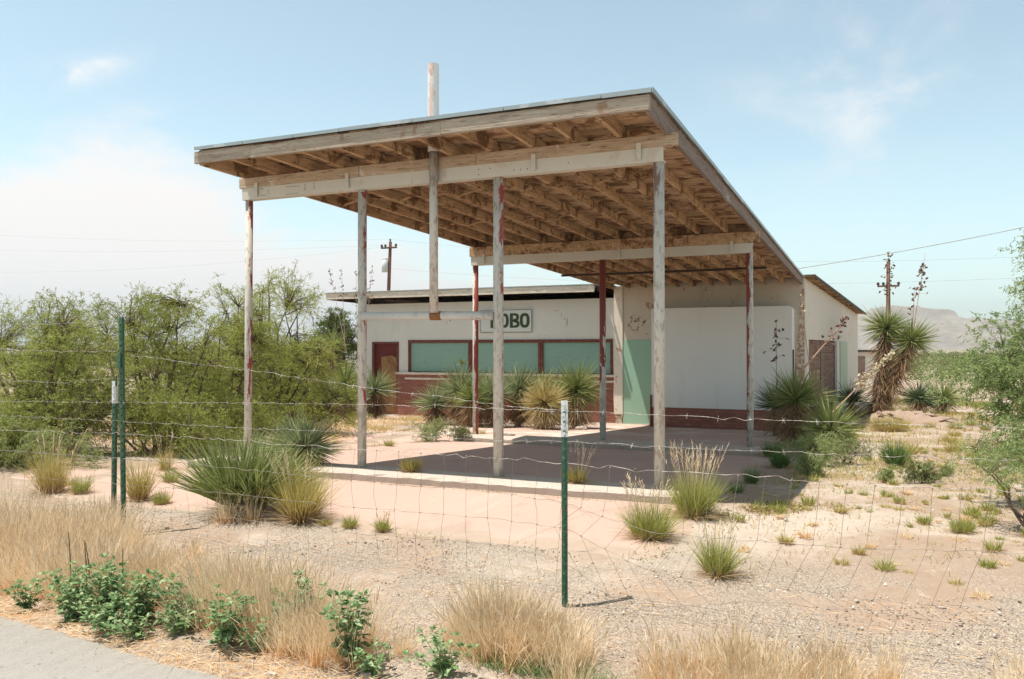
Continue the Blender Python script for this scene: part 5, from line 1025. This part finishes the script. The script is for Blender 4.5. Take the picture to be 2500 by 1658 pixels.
rgw=np.random.default_rng(12)
def wire(pts,r,barbs=True,wob=.004,name='barbed_wire',m='galvanised_wire'):
    P=[Vector(p) for p in pts]; out=[]
    for a,c in zip(P,P[1:]):
        n=max(2,int((c-a).length/.05))
        for k in range(n): out.append(a.lerp(c,k/n)+Vector((0,rgw.normal()*wob*.5,rgw.normal()*wob)))
    out.append(P[-1]); b=MB()
    if barbs:
        for ph in (0,math.pi):
            fine=[]; acc=0
            for a,c in zip(out,out[1:]):
                for k in (0,.5): 
                    p=a.lerp(c,k); acc+=(c-a).length*.5; t=acc/.055*2*math.pi+ph; fine.append(p+Vector((0,math.cos(t),math.sin(t)))*r*.9)
            b.tube(fine,r*.8,4,False)
        L=0; nxt=.03
        for a,c in zip(out,out[1:]):
            L+=(c-a).length
            if L>nxt:
                nxt=L+.115; q=(a+c)/2; 
                for s_ in (-1,1): d=Vector((rgw.uniform(-.4,.4),rgw.uniform(-.6,.6),1)).normalized()*.016; b.tube([q-d+Vector((s_*.004,0,0)),q+d+Vector((-s_*.003,0,0))],.0012,3,False)
                b.tube([q-Vector((.006,0,0)),q+Vector((.006,0,0))],r*2.1,5)
    else: b.tube(out,r,4,False)
    return b.build(name,m,fn)
for k,wp in enumerate(WIRES):
    if k in (7,): continue
    wire(wp,.0011 if k not in(3,) else .0014,k not in(3,),.0035 if k!=3 else .006)
for wp in ROWS: wire(wp,.0013,False,.004,'mesh_wire','mesh_wire')
wire(WIRES[7],.0013,False,.004,'mesh_wire','mesh_wire')
b=MB()
for c in COLS:
    P=[Vector(p) for p in c]; pts=[]
    for a,e in zip(P,P[1:]): pts+= [a,a.lerp(e,.5)+Vector((rgw.normal()*.005,rgw.normal()*.008,0))]
    pts.append(P[-1]); b.tube(pts,.0010,4,False)
    for q in P[:-1]: b.tube([q+Vector((-.004,0,-.002)),q+Vector((.004,0,.002))],.0028,5)
b.build('woven_mesh','mesh_wire',fn)
# ------------------------------------------------------------------ broad-leaved weeds at the road edge
def leaf_shape(rg,B,D,L,Wd,v):
    """folded pointed-oval leaves, 6 quads each"""
    n=len(B); D=nrm(D); up=np.array([0,0,1.]); S=nrm(np.cross(D,np.repeat((up+rg.normal(size=(n,3))*.35),1,0) if False else up+rg.normal(size=(n,3))*.35)); N=nrm(np.cross(S,D))
    ts=[0,.22,.5,.78,1]; wsn=[.06,.75,1,.6,.03]; V=np.zeros((n,5,3,3))
    for i,(t,q) in enumerate(zip(ts,wsn)):
        c=B+D*(L*t)[:,None]-up*(L*.28*t*t)[:,None]; hw=(Wd*.5*q)[:,None]
        V[:,i,1]=c; V[:,i,0]=c-S*hw+N*hw*.35; V[:,i,2]=c+S*hw+N*hw*.35
    F=[]; b0=np.arange(n)[:,None]*15
    for i in range(4):
        for s_ in (0,1): a=i*3+s_; F.append(b0+np.array([[a,a+1,a+4,a+3]]))
    F=np.stack(F,1).reshape(-1,4); return V.reshape(-1,3),F,np.repeat(v,15),np.tile(np.repeat(np.array(ts),3),n)
def weed(label,x,y,h,w_,seed,stems=9,leaf=.052):
    rg=np.random.default_rng(seed); z0=T(x,y); t=thing('weed_plant',label,'weed',(x,y,z0),'broad-leaved weeds at the road edge'); mb=MB(); Bs=[];Ds=[];Ls=[]
    for i in range(stems):
        a=rg.uniform(0,6.28); o=rg.uniform(.1,1)*w_*.5; hh=h*rg.uniform(.55,1)*(1-.3*o/w_); pts=[]
        for k in np.linspace(0,1,6): pts.append(np.array([math.cos(a)*o*k**1.3,math.sin(a)*o*k**1.3,hh*k])+rg.normal(size=3)*.004)
        mb.tube([p+[x,y,z0] for p in pts],[.0035*(1-.6*k) for k in np.linspace(0,1,6)],5)
        for k in range(int(hh/.0125)):
            u=rg.uniform(.15,1); j=min(4,int(u*5)); p=pts[j]+(pts[j+1]-pts[j])*(u*5-j); b_=rg.uniform(0,6.28); Bs.append(p); Ds.append([math.cos(b_),math.sin(b_),rg.uniform(-.1,.75)]); Ls.append(leaf*rg.uniform(.55,1.25)*(1.15-.45*u))
        for q in range(7): b_=rg.uniform(0,6.28); Bs.append(pts[-1]); Ds.append([math.cos(b_),math.sin(b_),rg.uniform(.3,1.6)]); Ls.append(leaf*rg.uniform(.4,.8))
    Bs=np.array(Bs);Ds=np.array(Ds);Ls=np.array(Ls); Bs=Bs+nrm(Ds)*.010
    V,F,v,s=leaf_shape(rg,Bs,Ds,Ls,Ls*rg.uniform(.42,.6,len(Ls)),rg.random(len(Ls)))
    link('leaves',npmesh('leaves',V,F,['broad_leaf'],None,v,s,True),t); mb.build('stems','stalk_green',t,True)
weed('small green weed at the far left of the dry grass',2.05,-4.00,.17,.22,131,9)
weed('broad-leaved weed second from the left, with bare brown sticks',2.34,-3.93,.28,.32,132,15)
weed('tallest leafy weed in the middle of the left patch',2.64,-3.95,.35,.34,133,19)
weed('dense green weed right of the tallest one',2.85,-3.93,.32,.34,134,19)
weed('drooping weed on the right flank of the left patch',3.05,-3.85,.25,.32,135,16)
weed('low weed spilling towards the asphalt at the right end of the left patch',3.18,-3.97,.17,.34,136,14)
weed('low dark-centred weed on the asphalt side of the left patch',2.78,-4.07,.20,.38,137,18)
weed('low weed filling the gap under the bare brown sticks',2.48,-4.05,.20,.34,140,15)
weed('sprawling weed at the lower right of the left patch, touching the litter',3.00,-4.10,.14,.34,151,13)
weed('separate leafy weed between two orange dry grass tufts',3.50,-4.02,.30,.34,138,18)
weed('tall thin weed right of the separate leafy one',3.78,-3.82,.34,.28,139,16,.05)
weed('small low weed at the foot of the tall thin one',3.68,-3.98,.16,.24,152,9,.045)
weed('spindly pale weed standing apart near the bottom centre-left',4.20,-3.95,.36,.28,145,13,.055)
weed('low weed at the right foot of the spindly pale one',4.36,-4.02,.15,.24,153,9,.045)
weed('low weed cut by the bottom edge under the big straw tussock',4.66,-3.88,.20,.36,141,15,.045)
b=MB()
for i,(x,y,h,lx) in enumerate(((2.22,-3.86,.42,-.03),(2.33,-3.82,.36,-.05),(2.40,-3.9,.40,-.03),(2.60,-3.84,.36,.0))):
    tag(MB().tube([(x,y,T(x,y)),(x+lx*.5,y,h*.5-.1),(x+lx,y,h-.17)],[.004,.0035,.002],5).build('dry_stem','bark',None,False,origin=(x,y,T(x,y))),'bare brown stick rising from the dry grass, '+['leftmost of four','second from the left of four','third from the left of four','rightmost of four'][i],'stick','bare sticks in the dry grass')
# ------------------------------------------------------------------ dry roadside grass: uncountable
rg=np.random.default_rng(20)
PT=[# x,y,rx,ry,n,height,lean
(1.1,-3.25,.7,.38,6500,.36),(1.75,-3.6,.55,.34,7000,.36),(.3,-3.2,.8,.4,5500,.36),(2.35,-3.6,.42,.28,4200,.30),(2.9,-3.55,.4,.26,2400,.24),(3.30,-3.76,.26,.16,3800,.36),(3.58,-3.62,.24,.18,2800,.34),(3.05,-3.3,.45,.25,700,.2),
(3.90,-3.85,.22,.14,2600,.32),(4.05,-3.60,.3,.22,600,.16),(4.80,-3.52,.20,.15,6500,.30),(5.02,-3.52,.18,.12,3500,.24),(4.60,-3.48,.18,.14,1500,.20),(5.85,-3.50,.30,.14,2000,.24),(6.15,-3.35,.28,.14,1900,.24),(5.98,-3.62,.4,.14,2400,.22),(6.75,-3.28,.35,.14,650,.22),(7.1,-3.1,.3,.15,500,.20),(5.4,-3.62,.3,.12,900,.14),(1.05,-2.66,.22,.12,900,.30),(1.45,-2.9,.5,.25,2200,.24),(1.75,-2.05,.45,.10,420,.30),(.0,-3.5,1.2,.5,7000,.32),(2.3,-3.15,.6,.25,900,.2)]
Bx=[];Hh=[];Dd=[];tn=[]
for (x,y,rx,ry,n,h) in PT:
    nt=max(3,n//170); cx=x+rg.normal(size=nt)*rx*.55; cy=y+rg.normal(size=nt)*ry*.55; ch=rg.integers(0,nt,n); rr=np.abs(rg.normal(size=n))*.055; a=rg.uniform(0,6.283,n)
    bx=cx[ch]+rr*np.cos(a); by=cy[ch]+rr*np.sin(a); ok=(by>np.interp(bx,[p[0] for p in ex],[p[1] for p in ex])+.07)
    f=np.clip(rr/.11,0,1.2); d_=np.stack([np.cos(a)*f*.55,np.sin(a)*f*.55,np.ones(n)],-1)+rg.normal(size=(n,3))*.13+rg.normal(size=(nt,3))[ch]*[.14,.14,0]
    hh=h*rg.uniform(.35,1.1,n)*(.7+.5*rg.random(nt))[ch]; Bx.append(np.stack([bx,by,Tv(bx,by)-.005],-1)[ok]); Hh.append(hh[ok]); Dd.append(d_[ok]); tn.append(np.clip(.25*rg.random(n)+.75*rg.random(nt)[ch]*.8+.15,0,1)[ok])
Bx=np.concatenate(Bx);Hh=np.concatenate(Hh);Dd=np.concatenate(Dd);tn=np.concatenate(tn)
ns=int(len(Bx)*.35); sel=rg.permutation(len(Bx))[:ns]; TB=Bx[sel]+nrm(Dd[sel])*(Hh[sel]*.72)[:,None]
tag(bmesh_obj('dry_grass',[(blades(rg,Bx,Dd,Hh,rg.uniform(.0014,.0030,len(Bx)),rg.uniform(0,.28,len(Bx)),3,2,None,tn),0),(blades(rg,TB,Dd[sel]+rg.normal(size=(ns,3))*.15,Hh[sel]*.32,.0048,.15,2,2),1)],['dry_grass','seed_head']),'straw-coloured dry grass growing along the road and the fence','dry grass',None,'stuff')
# lying straw and litter along the asphalt
n=9000; exx=rg.uniform(.5,7.4,n); ey=np.interp(exx,[p[0] for p in ex],[p[1] for p in ex]); yy=ey+np.abs(rg.normal(size=n))*.22-.03; far_=rg.random(n)<.25; yy=np.where(far_,rg.uniform(-3.6,-2.2,n),yy)
B=np.stack([exx,yy,Tv(exx,yy)+rg.uniform(.004,.03,n)],-1); a=rg.uniform(0,6.28,n); D=np.stack([np.cos(a),np.sin(a),rg.normal(size=n)*.12],-1)
tag(bmesh_obj('straw_litter',[(blades(rg,B,D,rg.uniform(.04,.16,n),rg.uniform(.0018,.0035,n),rg.uniform(-.1,.15,n),3,2,None,rg.uniform(.5,1,n)),0)],['dry_grass']),'broken straw lying along the edge of the asphalt','straw',None,'stuff')
# fresh green blades under the big tussock
n=1500; bx=rg.normal(size=n)*.16+5.0; by=rg.normal(size=n)*.05-3.66; B=np.stack([bx,by,Tv(bx,by)],-1); D=rg.normal(size=(n,3))*.5+[0,0,1]
tag(bmesh_obj('green_grass',[(blades(rg,B,D,rg.uniform(.04,.12,n),.003,.2,2,2),0)],['broad_leaf']),'short fresh green grass under the straw tussock at the bottom edge','grass',None,'stuff')
# pebbles and small stones
def stones(name,label,X,Y,S,seed,m='pebble',flat=.6):
    rg=np.random.default_rng(seed); n=len(X); base=np.array([(1,0,0),(-1,0,0),(0,1,0),(0,-1,0),(0,0,1),(0,0,-1)],float)
    F0=np.array([(0,2,4),(2,1,4),(1,3,4),(3,0,4),(2,0,5),(1,2,5),(3,1,5),(0,3,5)]); V=base[None]*rg.uniform(.6,1.2,(n,6,3)); a=rg.uniform(0,6.28,n); c,s=np.cos(a)[:,None],np.sin(a)[:,None]
    x=V[...,0]*c-V[...,1]*s; y=V[...,0]*s+V[...,1]*c; V=np.stack([x,y,V[...,2]*flat],-1)*S[:,None,None]+np.stack([X,Y,Tv(X,Y)+S*flat*.3],-1)[:,None]
    F=(F0[None]+np.arange(n)[:,None,None]*6).reshape(-1,3); return tag(link(name,npmesh(name,V.reshape(-1,3),F,[m],None,np.repeat(rg.random(n),6),np.zeros(n*6))),label,'gravel',None,'stuff')
n=11000; X=rg.uniform(-.5,8,n); Y=-2.05-np.abs(rg.normal(size=n))*.75; ok=Y>np.interp(X,[p[0] for p in ex],[p[1] for p in ex])+.03; X,Y=X[ok],Y[ok]
stones('gravel','loose gravel between the pavement and the road',X,Y,np.exp(rg.normal(size=len(X))*.45)*.0042,31)
n=2600; X=rg.uniform(5.3,10,n); Y=rg.uniform(-2,10,n); stones('gravel','small stones dotted over the sand on the right',X,Y,np.exp(rg.normal(size=n)*.5)*.0055,32)
# debris mound right of the building, loose rubble on the back pavement
rg2=np.random.default_rng(4)
t=thing('debris_mound','low mound of pinkish soil and broken boards in front of the pair of round yuccas','mound',(7.1,17.4,-.68))
nx,ny=26,14; V=[];
for j in range(ny):
    for i in range(nx):
        u,v=i/(nx-1)*2-1,j/(ny-1)*2-1; z=max(0,(1-u*u)*(1-v*v))**.8*.30*(1+.25*math.sin(i*1.3)*math.cos(j*1.7))+rg2.normal()*.012*(abs(u)<.95 and abs(v)<.95)-.02; V.append((u*1.35,v*.8,z))
F=[(j*nx+i,j*nx+i+1,(j+1)*nx+i+1,(j+1)*nx+i) for j in range(ny-1) for i in range(nx-1)]
link('soil',npmesh('soil',V,F,['debris_wood']),t)
for i in range(12):
    a=rg2.uniform(0,3.1); P=Matrix.Translation((7.1+rg2.uniform(-1,1),17.2+rg2.uniform(-.5,.3),-.5+rg2.uniform(-.08,.06)))@Matrix.Rotation(a,4,'Z')@Matrix.Rotation(rg2.uniform(-.3,.3),4,'Y'); l=rg2.uniform(.12,.35)
    MB().hexa([P@Vector(c) for c in ((-l,-.05,-.01),(l,-.05,-.01),(l,.05,-.01),(-l,.05,-.01),(-l,-.05,.01),(l,-.05,.01),(l,.05,.01),(-l,.05,.01))]).build('broken_board','brown_boards',t)
def rubble(label,x,y,w_,d_,h,seed,z=None):
    rg=np.random.default_rng(seed); th=np.linspace(0,2*math.pi,9)[:-1]; V=[]; z0=T(x,y) if z is None else z
    for zz,s_ in ((-.01,1),(h*.6,.95),(h,.75)):
        for a in th: V.append((x+math.cos(a)*w_*s_*rg.uniform(.85,1.1),y+math.sin(a)*d_*s_*rg.uniform(.85,1.1),z0+zz*rg.uniform(.85,1.1)))
    b=MB(); b.add(V,[(r*8+i,r*8+(i+1)%8,r*8+8+(i+1)%8,r*8+8+i) for r in range(2) for i in range(8)]+[tuple(range(16,24))])
    tag(b.build('rubble_chunk','island_concrete',None,False,origin=(x,y,z0)),label,'rubble','broken concrete chunks')
rubble('flat broken concrete chunk lying on the rear island',.62,5.75,.16,.10,.045,1,-.178)
rubble('concrete chunk beside the rightmost of the boarded-window yuccas',.35,10.4,.16,.1,.08,2)
rubble('small pale stone at the asphalt edge on the left',2.45,-4.19,.025,.02,.02,3); rubble('small pale stone at the bottom of the asphalt edge',3.95,-4.2,.03,.02,.025,4); rubble('pale stone in the straw near the bottom centre',4.35,-4.05,.03,.025,.03,5)
# ------------------------------------------------------------------ haze: one closed volume of even density, the sky outside it
hz=MB().box(-5200,2600,-60,3300,-1.9,150).build('haze','void_dark'); tag(hz,kind='stuff'); hz['label']='thin pale haze over the plain'; hz['category']='haze'
hm=bpy.data.materials.new('haze_air'); hm.use_nodes=True; g=NT(hm.node_tree); pv=g.n('ShaderNodeVolumePrincipled'); pv.inputs['Color'].default_value=(.86,.93,1,1); pv.inputs['Density'].default_value=.00030; pv.inputs['Anisotropy'].default_value=.3
g.l(pv.outputs[0],g.n('ShaderNodeOutputMaterial').inputs['Volume']); hz.data.materials.clear(); hz.data.materials.append(hm)
